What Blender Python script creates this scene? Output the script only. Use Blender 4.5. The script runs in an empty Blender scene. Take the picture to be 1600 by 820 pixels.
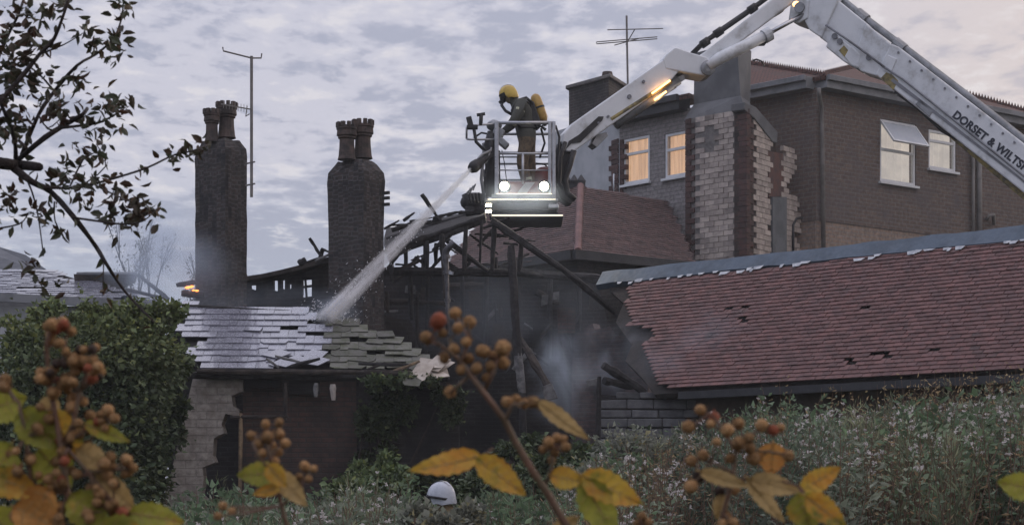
import bpy, bmesh, math, random
import numpy as np
from mathutils import Vector, Matrix, noise
random.seed(7); rng = np.random.default_rng(7)
sc = bpy.context.scene
COL = sc.collection
# ---------------------------------------------------------------- camera
F, HZ, CZ = 3000.0, 790.0, 1.6          # focal length and horizon row in photo pixels, eye height
CAM = Vector((0, 0, CZ))
cam_d = bpy.data.cameras.new('camera'); cam = bpy.data.objects.new('camera', cam_d); COL.objects.link(cam)
cam.location = CAM; cam.rotation_euler = (math.radians(90), 0, 0)
cam_d.sensor_width = 36; cam_d.lens = F/1600*36; cam_d.shift_y = (HZ-410)/1600
cam_d.clip_start = 0.1; cam_d.clip_end = 6000
cam_d.dof.use_dof = True; cam_d.dof.focus_distance = 36; cam_d.dof.aperture_fstop = 15
sc.camera = cam
# ---------------------------------------------------------------- sky
world = bpy.data.worlds.new('World'); sc.world = world; world.use_nodes = True
wt = world.node_tree; wn = wt.nodes; wl = wt.links; wn.clear()
def wnode(t, **k):
    n = wn.new(t)
    for a, b in k.items(): setattr(n, a, b)
    return n
def wmath(op, a, b=None, c=None):
    n = wnode('ShaderNodeMath', operation=op)
    for i, v in enumerate((a, b, c)):
        if v is None: continue
        if isinstance(v, (int, float)): n.inputs[i].default_value = v
        else: wl.new(v, n.inputs[i])
    return n.outputs[0]
def wmix(f, a, b):
    n = wnode('ShaderNodeMix', data_type='RGBA')
    for i, v in ((0, f), (6, a), (7, b)):
        if isinstance(v, (int, float)): n.inputs[i].default_value = v
        elif isinstance(v, tuple): n.inputs[i].default_value = (*v, 1)
        else: wl.new(v, n.inputs[i])
    return n.outputs[2]
def wmap(v, a, b, c=0.0, d=1.0):
    n = wnode('ShaderNodeMapRange', interpolation_type='SMOOTHSTEP')
    wl.new(v, n.inputs[0])
    for i, x in enumerate((a, b, c, d)): n.inputs[i+1].default_value = x
    return n.outputs[0]
SUN_EL, SUN_AZ = math.radians(4), math.radians(42)        # low, behind the house, right of the view
skyt = wnode('ShaderNodeTexSky', sky_type='NISHITA', sun_disc=False, sun_elevation=SUN_EL, sun_rotation=SUN_AZ)
tc = wnode('ShaderNodeTexCoord'); sep = wnode('ShaderNodeSeparateXYZ'); wl.new(tc.outputs['Generated'], sep.inputs[0])
dz = wmath('MAXIMUM', sep.outputs[2], 0.0)
den = wmath('ADD', dz, 0.035)
cx = wmath('DIVIDE', sep.outputs[0], den); cy = wmath('DIVIDE', sep.outputs[1], den)
cmb = wnode('ShaderNodeCombineXYZ'); wl.new(cx, cmb.inputs[0]); wl.new(cy, cmb.inputs[1])
def wnoise(scale, detail, rough, off, dist=0.0):
    mp = wnode('ShaderNodeMapping'); mp.inputs['Location'].default_value = off; mp.inputs['Scale'].default_value = (1, .62, 1); wl.new(cmb.outputs[0], mp.inputs[0])
    n = wnode('ShaderNodeTexNoise'); n.inputs['Scale'].default_value = scale; n.inputs['Detail'].default_value = detail
    n.inputs['Roughness'].default_value = rough; n.inputs['Distortion'].default_value = dist
    wl.new(mp.outputs[0], n.inputs[0]); return n.outputs[0]
n_small = wnoise(8.5, 7, 0.6, (3.1, 1.7, 0), 0.15)
n_big = wnoise(1.1, 3, 0.5, (7.3, 2.2, 0))
# high thin bright veil, then a broken layer of greyer cloud flakes below it
warm = wmath('MULTIPLY_ADD', sep.outputs[0], 1.0, 0.0)
warmf = wmap(warm, 0.02, 0.30)
veil = wmix(warmf, (4.85, 4.8, 5.65), (5.6, 4.95, 5.0))
low = wmix(warmf, (3.3, 3.65, 4.75), (5.6, 5.1, 5.15))
base = wmix(wmap(dz, 0.10, 0.19), low, veil)
flake = wmix(warmf, (2.75, 2.95, 3.95), (3.9, 3.7, 4.3))
cov = wmath('ADD', n_small, wmath('MULTIPLY', n_big, 0.6))
cov = wmath('ADD', cov, wmath('MULTIPLY', warmf, -0.05))
cmask = wmap(cov, 0.735, 0.89)
cmask = wmath('MULTIPLY', cmask, wmap(dz, 0.085, 0.15, 0.10, 0.72))
bright = wmath('MULTIPLY', wmap(n_small, 0.34, 0.47, 1.0, 0.0), wmap(dz, 0.09, 0.15))
skyc = wmix(wmath('MULTIPLY', bright, 0.55), base, (6.6, 6.3, 6.5))
skyc = wmix(cmask, skyc, flake)
skyc = wmix(0.12, skyc, skyt.outputs[0])
zen = wmap(dz, 0.2, 1.0, 1.0, 2.1)                        # overcast cloud grows brighter towards the zenith
sv_ = wnode('ShaderNodeVectorMath', operation='SCALE'); wl.new(skyc, sv_.inputs[0]); wl.new(zen, sv_.inputs['Scale']); skyc = sv_.outputs[0]
bg = wnode('ShaderNodeBackground'); wl.new(skyc, bg.inputs[0]); bg.inputs[1].default_value = 0.082
wo = wnode('ShaderNodeOutputWorld'); wl.new(bg.outputs[0], wo.inputs[0])
# ---------------------------------------------------------------- sun behind cloud
sl = bpy.data.lights.new('sun', 'SUN'); sl.energy = 0.5; sl.angle = math.radians(25); sl.color = (1, 0.86, 0.74)
so = bpy.data.objects.new('sun', sl); COL.objects.link(so)
sd = Vector((math.sin(SUN_AZ)*math.cos(SUN_EL), math.cos(SUN_AZ)*math.cos(SUN_EL), math.sin(math.radians(12))))
so.rotation_euler = sd.to_track_quat('Z', 'Y').to_euler(); so.location = (20, 20, 40)
# ---------------------------------------------------------------- render settings
vs = sc.view_settings; vs.view_transform = 'Standard'; vs.look = 'None'; vs.exposure = 0.7; vs.gamma = 1.0; vs.use_curve_mapping = False
sc.render.engine = 'CYCLES'
cy_ = sc.cycles
cy_.use_denoising = True; cy_.max_bounces = 6; cy_.diffuse_bounces = 3; cy_.glossy_bounces = 3; cy_.transmission_bounces = 4
cy_.volume_bounces = 1; cy_.transparent_max_bounces = 12; cy_.volume_step_rate = 1.5; cy_.volume_max_steps = 128
cy_.sample_clamp_indirect = 6; cy_.caustics_reflective = False; cy_.caustics_refractive = False

# ================================================================ helpers
def P(px, py, Y): return Vector(((px-800)/F*Y, Y, CZ+(HZ-py)/F*Y))
def Q(p): return (800+p[0]/p[1]*F, HZ-(p[2]-CZ)/p[1]*F)
class Pl:                                   # a plane in the place; at() finds the point of it seen at a photo pixel
    def __init__(s, p0, p1, p2):
        s.p0 = Vector(p0); n = (Vector(p1)-s.p0).cross(Vector(p2)-s.p0).normalized()
        if n.dot(CAM-s.p0) < 0: n = -n
        s.n = n; u = Vector((0, 0, 1)).cross(n)
        s.u = u.normalized() if u.length > 1e-6 else Vector((1, 0, 0)); s.v = n.cross(s.u)
    def at(s, px, py, off=0.0):
        d = Vector(((px-800)/F, 1, (HZ-py)/F)); t = (s.p0-CAM).dot(s.n)/d.dot(s.n)
        return CAM+d*t+s.n*off
    def uz(s, px, py):
        p = s.at(px, py)-s.p0; return p.dot(s.u), p.dot(s.v)
    def pt(s, u, v, off=0.0): return s.p0+s.u*u+s.v*v+s.n*off
    def mat(s, u, v, off=0.0, rot=0.0):
        m = Matrix((s.u, s.v, s.n)).transposed().to_4x4(); m.translation = s.pt(u, v, off)
        return m @ Matrix.Rotation(rot, 4, 'Z')
def VPl(pa, ya, pb, yb):
    a = P(pa, HZ, ya); return Pl(a, P(pb, HZ, yb), a+Vector((0, 0, 1)))
class MB:
    def __init__(s): s.v = []; s.f = []; s.c = []
    def add(s, vs, fs):
        o = len(s.v); s.v += [tuple(v) for v in vs]; s.f += [tuple(i+o for i in f) for f in fs]; return s
    def hexa(s, p):
        return s.add(p, [(0, 3, 2, 1), (4, 5, 6, 7), (0, 1, 5, 4), (1, 2, 6, 5), (2, 3, 7, 6), (3, 0, 4, 7)])
    def box(s, c, size, m=None):
        x, y, z = (a/2 for a in size)
        p = [Vector(q) for q in ((-x,-y,-z),(x,-y,-z),(x,y,-z),(-x,y,-z),(-x,-y,z),(x,-y,z),(x,y,z),(-x,y,z))]
        m3 = m or Matrix.Identity(3); return s.hexa([Vector(c)+m3@q for q in p])
    def beam(s, a, b, w, h=None, w2=None):
        a, b = Vector(a), Vector(b); h = h or w; d = (b-a).normalized()
        up = Vector((0, 0, 1)) if abs(d.z) < .95 else Vector((0, 1, 0))
        x = d.cross(up).normalized(); y = x.cross(d); k = (w2 or w)/w
        q = []
        for e, g in ((a, 1), (b, k)):
            q += [e-x*w/2*g-y*h/2*g, e+x*w/2*g-y*h/2*g, e+x*w/2*g+y*h/2*g, e-x*w/2*g+y*h/2*g]
        return s.hexa(q)
    def tube(s, pts, r, n=8, caps=True):
        pts = [Vector(p) for p in pts]; k = len(pts)
        rr = r if isinstance(r, (list, tuple)) else [r]*k
        vs = []; fs = []; px_ = None
        for i, p in enumerate(pts):
            d = (pts[min(i+1, k-1)]-pts[max(i-1, 0)]).normalized()
            if px_ is None: px_ = d.orthogonal().normalized()
            px_ = (px_-d*px_.dot(d)).normalized(); qy = d.cross(px_)
            vs += [p+(px_*math.cos(a)+qy*math.sin(a))*rr[i] for a in (2*math.pi*j/n for j in range(n))]
        for i in range(k-1):
            for j in range(n):
                a = i*n+j; b = i*n+(j+1) % n; fs.append((a, b, b+n, a+n))
        if caps: fs.append(tuple(range(n-1, -1, -1))); fs.append(tuple((k-1)*n+j for j in range(n)))
        return s.add(vs, fs)
    def slab(s, pts, n, t):                 # a polygon pushed back along -n by t
        pts = [Vector(p) for p in pts]; k = len(pts); m = Vector((0, 0, 0))
        for i in range(k): m += pts[i].cross(pts[(i+1) % k])
        if m.dot(n) < 0: pts.reverse()
        return s.add(pts+[p-n*t for p in pts], [tuple(range(k)), tuple(range(2*k-1, k-1, -1))]+[(i, i+k, (i+1) % k+k, (i+1) % k) for i in range(k)])
    def pslab(s, pl, px, t, off=0.0): return s.slab([pl.at(x, y, off) for x, y in px], pl.n, t)
    def lathe(s, c, prof, n=16, axis=None, sq=1.0):
        m = Vector(axis).to_track_quat('Z', 'Y').to_matrix() if axis else Matrix.Identity(3)
        vs = []; fs = []
        for r, z in prof: vs += [Vector(c)+m@Vector((r*math.cos(2*math.pi*j/n), r*sq*math.sin(2*math.pi*j/n), z)) for j in range(n)]
        for i in range(len(prof)-1):
            for j in range(n):
                a = i*n+j; b = i*n+(j+1) % n; fs.append((a, b, b+n, a+n))
        fs.append(tuple(range(n-1, -1, -1))); fs.append(tuple((len(prof)-1)*n+j for j in range(n)))
        return s.add(vs, fs)
    def ball(s, c, r, sc_=(1, 1, 1), n=12, m=8):
        prof = [(max(.001, math.sin(math.pi*i/m)), -math.cos(math.pi*i/m)) for i in range(m+1)]
        vs = []; fs = []
        for q, z in prof: vs += [Vector(c)+Vector((r*sc_[0]*q*math.cos(2*math.pi*j/n), r*sc_[1]*q*math.sin(2*math.pi*j/n), r*sc_[2]*z)) for j in range(n)]
        for i in range(m):
            for j in range(n):
                a = i*n+j; b = i*n+(j+1) % n; fs.append((a, b, b+n, a+n))
        return s.add(vs, fs)
    def mesh(s, name, material, origin=(0, 0, 0), smooth=False, uv=True):
        me = bpy.data.meshes.new(name); o = Vector(origin)
        me.from_pydata([(v[0]-o.x, v[1]-o.y, v[2]-o.z) for v in s.v], [], s.f)
        if uv:
            l = me.uv_layers.new(name='UVMap'); me.calc_loop_triangles() if False else None
            for p in me.polygons:
                n = p.normal; u = Vector((0, 0, 1)).cross(n)
                u = u.normalized() if u.length > .05 else Vector((1, 0, 0)); w = n.cross(u)
                for li in p.loop_indices:
                    q = Vector(me.vertices[me.loops[li].vertex_index].co)+o
                    l.data[li].uv = (q.dot(u), q.dot(w))
        if smooth: me.shade_smooth()
        if material: me.materials.append(material)
        return me
    def build(s, name, material, parent=None, smooth=False, bevel=0.0, org=None, uv=True):
        o_ = Vector(worg(parent)) if parent else (Vector(org) if org is not None else base_of(s.v))
        ob = bpy.data.objects.new(name, s.mesh(name, material, o_, smooth, uv)); COL.objects.link(ob)
        if parent: ob.parent = parent; ob['w'] = tuple(o_)
        else: ob.location = o_; ob['w'] = tuple(o_)
        if bevel:
            b = ob.modifiers.new('edge', 'BEVEL'); b.width = bevel; b.segments = 2; b.limit_method = 'ANGLE'; b.angle_limit = .6
        return ob
def base_of(v):
    a = np.array(v); return Vector((a[:, 0].mean(), a[:, 1].mean(), a[:, 2].min()))
def worg(o): return tuple(o['w'])
def thing(name, loc, label, cat, group=None):
    o = bpy.data.objects.new(name, None); COL.objects.link(o); o.location = loc; o['w'] = tuple(loc); o.empty_display_size = .2
    tag(o, label, cat, group); return o
def tag(o, label=None, cat=None, group=None, kind=None):
    if label: o['label'] = label
    if cat: o['category'] = cat
    if group: o['group'] = group
    if kind: o['kind'] = kind
    return o
def inst(name, me, parent, M):              # one more piece sharing mesh data, placed by a world matrix
    o = bpy.data.objects.new(name, me); COL.objects.link(o); o.parent = parent; w = worg(parent)
    o.matrix_basis = Matrix.Translation(-Vector(w)) @ M; o['w'] = w; return o
def boxmesh(name, size, material, bev=0.0, jit=0.0):
    mb = MB(); mb.box((0, 0, 0), size)
    if jit: mb.v = [tuple(c+random.uniform(-jit, jit) for c in v) for v in mb.v]
    return mb.mesh(name, material)

# ================================================================ materials
def newmat(name):
    m = bpy.data.materials.new(name); m.use_nodes = True; nt = m.node_tree; return m, nt, nt.nodes['Principled BSDF']
def nd(nt, t, ins=None, **k):
    n = nt.nodes.new(t)
    for a, b in k.items(): setattr(n, a, b)
    for a, b in (ins or {}).items():
        if hasattr(b, 'is_linked'): nt.links.new(b, n.inputs[a])
        else: n.inputs[a].default_value = b
    return n
def rgb(c): return (c[0], c[1], c[2], 1)
def mixc(nt, f, a, b, mode='MIX'):
    n = nt.nodes.new('ShaderNodeMix'); n.data_type = 'RGBA'; n.blend_type = mode
    for i, v in ((0, f), (6, a), (7, b)):
        if hasattr(v, 'is_linked'): nt.links.new(v, n.inputs[i])
        else: n.inputs[i].default_value = v if isinstance(v, (int, float)) else rgb(v)
    return n.outputs[2]
def ramp(nt, v, a, b):
    n = nd(nt, 'ShaderNodeMapRange', {0: v, 1: a, 2: b}, interpolation_type='SMOOTHSTEP'); return n.outputs[0]
def mat(name, col, col2=None, rough=.8, scale=3, detail=5, lo=.38, hi=.64, bump=.15, bscale=35, rnd=0.0, attr=False, metallic=0.0, spec=.4, coat=0.0, stain=None, sscale=1.2, slo=.5, shi=.7, stretch=None, transl=0.0):
    m, nt, b = newmat(name); tcn = nd(nt, 'ShaderNodeTexCoord'); vec = tcn.outputs['Object']
    if stretch: vec = nd(nt, 'ShaderNodeMapping', {0: vec, 'Scale': stretch}).outputs[0]
    oi = nd(nt, 'ShaderNodeObjectInfo')
    if rnd: vec = nd(nt, 'ShaderNodeVectorMath', {0: vec, 1: nd(nt, 'ShaderNodeVectorMath', {0: oi.outputs['Random'], 1: (37, 53, 71)}, operation='MULTIPLY').outputs[0]}, operation='ADD').outputs[0]
    n1 = nd(nt, 'ShaderNodeTexNoise', {'Vector': vec, 'Scale': scale, 'Detail': detail, 'Roughness': .62}).outputs[0]
    c = mixc(nt, ramp(nt, n1, lo, hi), col, col2 or tuple(x*.6 for x in col))
    if stain:
        n2 = nd(nt, 'ShaderNodeTexNoise', {'Vector': vec, 'Scale': sscale, 'Detail': 6, 'Roughness': .65}).outputs[0]
        c = mixc(nt, ramp(nt, n2, slo, shi), c, stain)
    if attr: c = mixc(nt, 1.0, c, nd(nt, 'ShaderNodeAttribute', attribute_name='tint').outputs['Color'], 'MULTIPLY')
    if rnd:
        v = nd(nt, 'ShaderNodeMapRange', {0: oi.outputs['Random'], 3: 1-rnd, 4: 1+rnd}).outputs[0]
        c = nd(nt, 'ShaderNodeHueSaturation', {'Value': v, 'Color': c}).outputs[0]
    nt.links.new(c, b.inputs['Base Color'])
    b.inputs['Metallic'].default_value = metallic; b.inputs['Specular IOR Level'].default_value = spec; b.inputs['Coat Weight'].default_value = coat
    n3 = nd(nt, 'ShaderNodeTexNoise', {'Vector': vec, 'Scale': bscale, 'Detail': 4}).outputs[0]
    rr = nd(nt, 'ShaderNodeMapRange', {0: n3, 1: .3, 2: .7, 3: max(.02, rough-.1), 4: min(1, rough+.1)}).outputs[0]
    nt.links.new(rr, b.inputs['Roughness'])
    if bump:
        bn = nd(nt, 'ShaderNodeBump', {'Strength': bump, 'Distance': .02, 'Height': n3}).outputs[0]; nt.links.new(bn, b.inputs['Normal'])
    if transl:
        t = nd(nt, 'ShaderNodeBsdfTranslucent', {'Color': c}); mx = nd(nt, 'ShaderNodeMixShader', {0: transl, 1: b.outputs[0], 2: t.outputs[0]})
        nt.links.new(mx.outputs[0], nt.nodes['Material Output'].inputs[0])
    return m
def brickmat(name, c1, c2, mortar, bw=.225, rh=.075, ms=.012, stain=None, slo=.5, shi=.7, sscale=.6, rough=.9, offset=.5, bstr=.5, squash=1.0):
    m, nt, b = newmat(name); uv = nd(nt, 'ShaderNodeTexCoord'); nz = nd(nt, 'ShaderNodeTexNoise', {'Vector': uv.outputs['UV'], 'Scale': 6., 'Detail': 3})
    w = nd(nt, 'ShaderNodeVectorMath', {0: uv.outputs['UV'], 1: nd(nt, 'ShaderNodeVectorMath', {0: nz.outputs['Color'], 1: (.02, .02, 0)}, operation='MULTIPLY').outputs[0]}, operation='ADD').outputs[0]
    bt = nd(nt, 'ShaderNodeTexBrick', {'Vector': w, 'Color1': rgb(c1), 'Color2': rgb(c2), 'Mortar': rgb(mortar), 'Scale': 1.0, 'Mortar Size': ms, 'Mortar Smooth': .3, 'Brick Width': bw, 'Row Height': rh}, offset=offset)
    c = bt.outputs[0]
    n1 = nd(nt, 'ShaderNodeTexNoise', {'Vector': uv.outputs['UV'], 'Scale': 9., 'Detail': 6, 'Roughness': .7}).outputs[0]
    c = mixc(nt, ramp(nt, n1, .3, .75), c, mixc(nt, .55, c, (.02, .02, .02)))
    if stain:
        n2 = nd(nt, 'ShaderNodeTexNoise', {'Vector': uv.outputs['UV'], 'Scale': sscale, 'Detail': 6, 'Roughness': .62}).outputs[0]
        c = mixc(nt, ramp(nt, n2, slo, shi), c, stain)
    nt.links.new(c, b.inputs['Base Color']); b.inputs['Roughness'].default_value = rough
    b.inputs['Specular IOR Level'].default_value = .3
    h = nd(nt, 'ShaderNodeMath', {0: n1, 1: bt.outputs['Fac']}, operation='SUBTRACT').outputs[0]
    bn = nd(nt, 'ShaderNodeBump', {'Strength': bstr, 'Distance': .015, 'Height': h}).outputs[0]; nt.links.new(bn, b.inputs['Normal'])
    return m
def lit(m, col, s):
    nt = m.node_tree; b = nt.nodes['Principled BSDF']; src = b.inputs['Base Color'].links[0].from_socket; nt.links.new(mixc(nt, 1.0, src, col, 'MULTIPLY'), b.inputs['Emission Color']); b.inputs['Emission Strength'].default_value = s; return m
def emit(name, col, s):
    m, nt, b = newmat(name); b.inputs['Base Color'].default_value = rgb(col); b.inputs['Emission Color'].default_value = rgb(col); b.inputs['Emission Strength'].default_value = s; return m
M = {}
M['earth'] = mat('earth', (.06, .05, .035), (.03, .035, .018), rough=.95, scale=.8, bump=.5, bscale=12)
M['stack'] = brickmat('sooty_brick', (.078, .062, .058), (.048, .042, .042), (.10, .098, .10), stain=(.022, .022, .026), slo=.42, shi=.66, sscale=1.4)
M['pot'] = mat('pot_clay', (.085, .062, .055), (.035, .03, .03), scale=6, rough=.85)
M['mortar'] = mat('mortar', (.17, .16, .155), (.11, .105, .105), scale=8, bump=.5)
M['white_metal'] = mat('white_boom_paint', (.66, .69, .73), (.55, .58, .62), rough=.38, scale=2.2, bump=.04, stain=(.26, .25, .235), sscale=2.2, slo=.52, shi=.78, spec=.5)
M['grey_metal'] = mat('grey_metal', (.26, .27, .29), (.18, .19, .2), rough=.42, metallic=.5, scale=5, bump=.08)
M['alu'] = mat('aluminium', (.42, .43, .46), (.32, .33, .36), rough=.35, metallic=.7, scale=8, bump=.06)
M['darkpipe'] = mat('sooty_pipe', (.13, .13, .14), (.05, .05, .055), rough=.35, metallic=.8, scale=6, bump=.1)
M['black'] = mat('black_rubber', (.022, .022, .025), (.012, .012, .014), rough=.6, scale=9, bump=.15)
M['steel'] = mat('polished_rod', (.5, .5, .52), (.4, .4, .42), rough=.2, metallic=1.0, bump=0)
M['letter'] = mat('dark_lettering', (.02, .025, .045), rough=.5, bump=0)
M['seam'] = mat('boom_seam', (.2, .21, .24), rough=.5, bump=0)
M['yellowgrease'] = mat('worn_slider', (.3, .24, .08), (.09, .08, .05), rough=.6, scale=7, bump=.2)
M['red'] = mat('red_stripe', (.19, .045, .035), (.13, .035, .03), rough=.45, bump=.03)
M['white'] = mat('white_stripe', (.42, .42, .42), (.32, .32, .32), rough=.45, bump=.03)
M['tank'] = mat('cylinder_yellow', (.42, .27, .07), (.3, .18, .05), rough=.4, scale=7, bump=.05)
M['helmet'] = mat('helmet_yellow', (.52, .37, .07), (.4, .27, .05), rough=.35, scale=6, bump=.03)
M['whitehelmet'] = mat('helmet_white', (.46, .49, .55), (.36, .39, .45), rough=.3, scale=6, bump=.03)
M['turnout'] = mat('turnout_cloth', (.15, .11, .072), (.085, .066, .048), rough=.9, scale=11, bump=.5, bscale=45)
def jacket(m):
    nt = m.node_tree; b = nt.nodes['Principled BSDF']; l = b.inputs['Base Color'].links[0]; src = l.from_socket; z = nd(nt, 'ShaderNodeSeparateXYZ', {0: nd(nt, 'ShaderNodeTexCoord').outputs['Object']}).outputs[2]
    nt.links.new(mixc(nt, ramp(nt, z, -.06, -.03), src, (.07, .072, .064)), b.inputs['Base Color'])
jacket(M['turnout'])
M['turnout2'] = mat('turnout_cloth_tan', (.26, .2, .12), (.16, .125, .08), rough=.9, scale=11, bump=.5, bscale=45)
M['reflect'] = mat('reflective_band', (.5, .5, .36), (.36, .37, .28), rough=.4, scale=20, bump=.05)
M['skin'] = mat('skin', (.4, .24, .17), (.34, .19, .14), rough=.6, bump=.05)
M['glove'] = mat('glove_leather', (.22, .09, .05), (.13, .06, .04), rough=.8, scale=14)
M['lamp'] = emit('lamp_lit', (1, .9, .66), 22)
M['led'] = emit('led_strip', (1, .9, .68), 1.1)
M['amber'] = emit('amber_lamp', (1, .5, .17), 3.0)
M['darkbrick'] = brickmat('dark_house_brick', (.195, .143, .118), (.148, .114, .1), (.2, .19, .19), bw=.27, rh=.1, ms=.012, stain=(.1, .095, .105), slo=.48, shi=.75)
M['palebrick'] = brickmat('pale_house_brick', (.33, .31, .315), (.27, .25, .25), (.2, .195, .2), bw=.27, rh=.1, stain=(.16, .15, .155), slo=.5, shi=.75)
M['pinkbrick'] = brickmat('buff_house_brick', (.34, .25, .2), (.29, .225, .185), (.28, .26, .25), bw=.27, rh=.1, stain=(.2, .17, .15), slo=.5, shi=.75)
M['block'] = mat('pale_brick_piece', (.42, .37, .335), (.3, .262, .245), rough=.9, scale=5, rnd=.22, bump=.3, stain=(.19, .165, .155), sscale=1.1, slo=.52, shi=.72)
M['quoin'] = mat('dark_quoin_piece', (.085, .046, .042), (.055, .038, .037), rough=.85, scale=7, rnd=.25, bump=.25)
M['render'] = mat('grey_render', (.145, .15, .16), (.105, .11, .12), rough=.95, scale=1.6, bump=.25, bscale=50, stain=(.075, .075, .08), slo=.52, shi=.75)
M['whitewall'] = mat('white_painted_wall', (.42, .44, .47), (.34, .36, .39), rough=.9, scale=2, bump=.25, bscale=30)
M['tile'] = mat('red_tile', (.142, .07, .065), (.1, .055, .055), rough=.75, scale=6, rnd=.2, bump=.25, stain=(.075, .055, .056), sscale=2.0, slo=.55, shi=.75)
M['tile2'] = mat('brown_tile', (.115, .074, .07), (.082, .058, .057), rough=.8, scale=4, rnd=.3, bump=.25, attr=True)
M['roofbrown'] = brickmat('roof_tiles_far', (.15, .072, .058), (.12, .062, .054), (.04, .028, .026), bw=.18, rh=.13, ms=.014, stain=(.085, .06, .055))
M['hip'] = mat('hip_tile', (.18, .105, .098), (.14, .088, .085), rough=.8, scale=6, rnd=.15)
M['deck'] = mat('charred_boards', (.022, .02, .021), (.010, .010, .011), rough=.9, scale=6, bump=.4, stretch=(1, 1, 6))
M['battens'] = mat('sooty_roof_boards', (.03, .024, .023), (.016, .014, .014), rough=.9, scale=5, bump=.4)
M['lead'] = mat('lead_flashing', (.075, .105, .145), (.05, .072, .10), rough=.55, metallic=.1, scale=2.5, bump=.25, bscale=14)
M['peel'] = mat('peeling_white', (.5, .52, .55), (.3, .32, .36), rough=.7, scale=9)
M['char'] = mat('charred_wood', (.017, .016, .017), (.036, .035, .038), rough=.85, scale=7, bump=.9, bscale=16, stain=(.085, .082, .085), sscale=3.0, slo=.62, shi=.8)
M['char2'] = mat('scorched_wood', (.055, .045, .04), (.025, .022, .022), rough=.9, scale=5, bump=.7, bscale=20, stain=(.13, .12, .12), sscale=4, slo=.6, shi=.78)
M['ash'] = mat('ashy_wood', (.2, .2, .205), (.09, .09, .095), rough=.95, scale=7, bump=.5)
M['rawwood'] = mat('scorched_pale_post', (.26, .19, .12), (.12, .09, .065), rough=.9, scale=9, bump=.4)
M['slate'] = mat('wet_slate', (.19, .195, .24), (.135, .14, .175), rough=.24, scale=4, rnd=.12, bump=.1, bscale=30, spec=.6, coat=.5)
M['slatemoss'] = mat('mossy_slate', (.088, .088, .078), (.05, .056, .034), rough=.7, scale=6, rnd=.3, bump=.4, bscale=25, stain=(.19, .19, .18), sscale=5, slo=.6, shi=.75)
M['slatepale'] = mat('dry_pale_slate', (.42, .38, .34), (.3, .26, .22), rough=.7, scale=5, rnd=.15)
M['ruinbrick'] = brickmat('burnt_ruin_brick', (.05, .042, .042), (.036, .032, .034), (.058, .056, .058), stain=(.016, .016, .018), slo=.42, shi=.62, sscale=1.1)
M['oldbrick'] = brickmat('old_red_brick', (.11, .062, .052), (.075, .05, .045), (.06, .055, .052), stain=(.028, .026, .026), slo=.42, shi=.66, sscale=1.0)
M['plaster'] = brickmat('flaking_whitewash', (.5, .46, .43), (.42, .39, .365), (.40, .37, .35), bw=.31, rh=.12, ms=.012, stain=(.24, .215, .195), slo=.46, shi=.62, sscale=2.2, bstr=1.0)
M['concrete'] = mat('grey_block', (.15, .152, .16), (.1, .102, .11), rough=.95, scale=4, rnd=.15, bump=.4)
M['upvc'] = mat('white_frame', (.66, .68, .71), (.58, .6, .63), rough=.4, scale=3, bump=.03)
M['curtain'] = mat('glowing_cream_curtain', (.68, .57, .46), (.5, .41, .33), rough=.95, scale=2, bump=.3, stretch=(9, 9, .4))
M['curtain'] = lit(M['curtain'], (1, .7, .48), .55)  # cloth made to glow, standing in for sunset reflection and room light
M['blind'] = mat('glowing_pale_blind', (.62, .6, .57), (.5, .49, .48), rough=.9, scale=2, bump=.1)
M['blind'] = lit(M['blind'], (1, .9, .82), .45)  # blinds made to glow in place of a lit room behind
M['fascia'] = mat('grey_fascia', (.21, .22, .24), (.15, .16, .175), rough=.6, scale=3, bump=.08)
M['fasciadark'] = mat('dark_fascia', (.035, .037, .042), (.024, .025, .03), rough=.6, scale=3, bump=.08)
M['pipe'] = mat('grey_pipe', (.19, .18, .175), (.13, .125, .12), rough=.6, scale=4, bump=.08)
M['bark'] = mat('bark', (.035, .026, .024), (.018, .015, .015), rough=.9, scale=25, bump=.6, bscale=90)
M['leafdark'] = mat('tree_leaf', (.052, .062, .034), (.05, .036, .026), rough=.55, scale=8, bump=.1, attr=True, transl=.25)
M['ivyleaf'] = mat('ivy_leaf', (.075, .1, .05), (.045, .068, .035), rough=.6, scale=1.6, bump=.05, attr=True, transl=.15, spec=.3)
M['scrub'] = mat('weed_leaf', (.235, .245, .2), (.16, .182, .142), rough=.7, scale=1.1, bump=.05, attr=True, transl=.4)
M['seed'] = mat('seed_fluff', (.68, .64, .63), (.5, .47, .46), rough=.95, scale=8, bump=0, transl=.3)
M['cane'] = mat('bramble_cane', (.14, .075, .05), (.10, .075, .045), rough=.7, scale=30, bump=.2, bscale=200)
M['berry'] = mat('dried_berry', (.52, .31, .14), (.28, .15, .07), rough=.9, scale=3.2, bump=.6, bscale=9, rnd=.32, spec=.15, stain=(.55, .4, .23), sscale=2.6, slo=.5, shi=.68, lo=.4, hi=.55)
M['berryred'] = mat('ripening_berry', (.33, .09, .045), (.22, .07, .035), rough=.7, scale=3, bump=.5, bscale=9, spec=.3)
M['berrydark'] = mat('dark_berry', (.03, .02, .016), (.07, .035, .02), rough=.7, scale=3, bump=.5, bscale=9)
M['bl_yellow'] = mat('leaf_yellow', (.5, .34, .055), (.5, .24, .04), rough=.6, scale=30, bump=.25, bscale=160, transl=.3, stain=(.17, .19, .04), sscale=22, slo=.52, shi=.64)
M['bl_green'] = mat('leaf_olive', (.32, .31, .05), (.21, .22, .04), rough=.6, scale=30, bump=.25, bscale=160, transl=.3, stain=(.44, .28, .05), sscale=22, slo=.56, shi=.68)
M['bl_orange'] = mat('leaf_orange', (.52, .27, .08), (.46, .2, .05), rough=.6, scale=34, bump=.25, bscale=160, transl=.3, stain=(.19, .19, .04), sscale=20, slo=.55, shi=.68)
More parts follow.
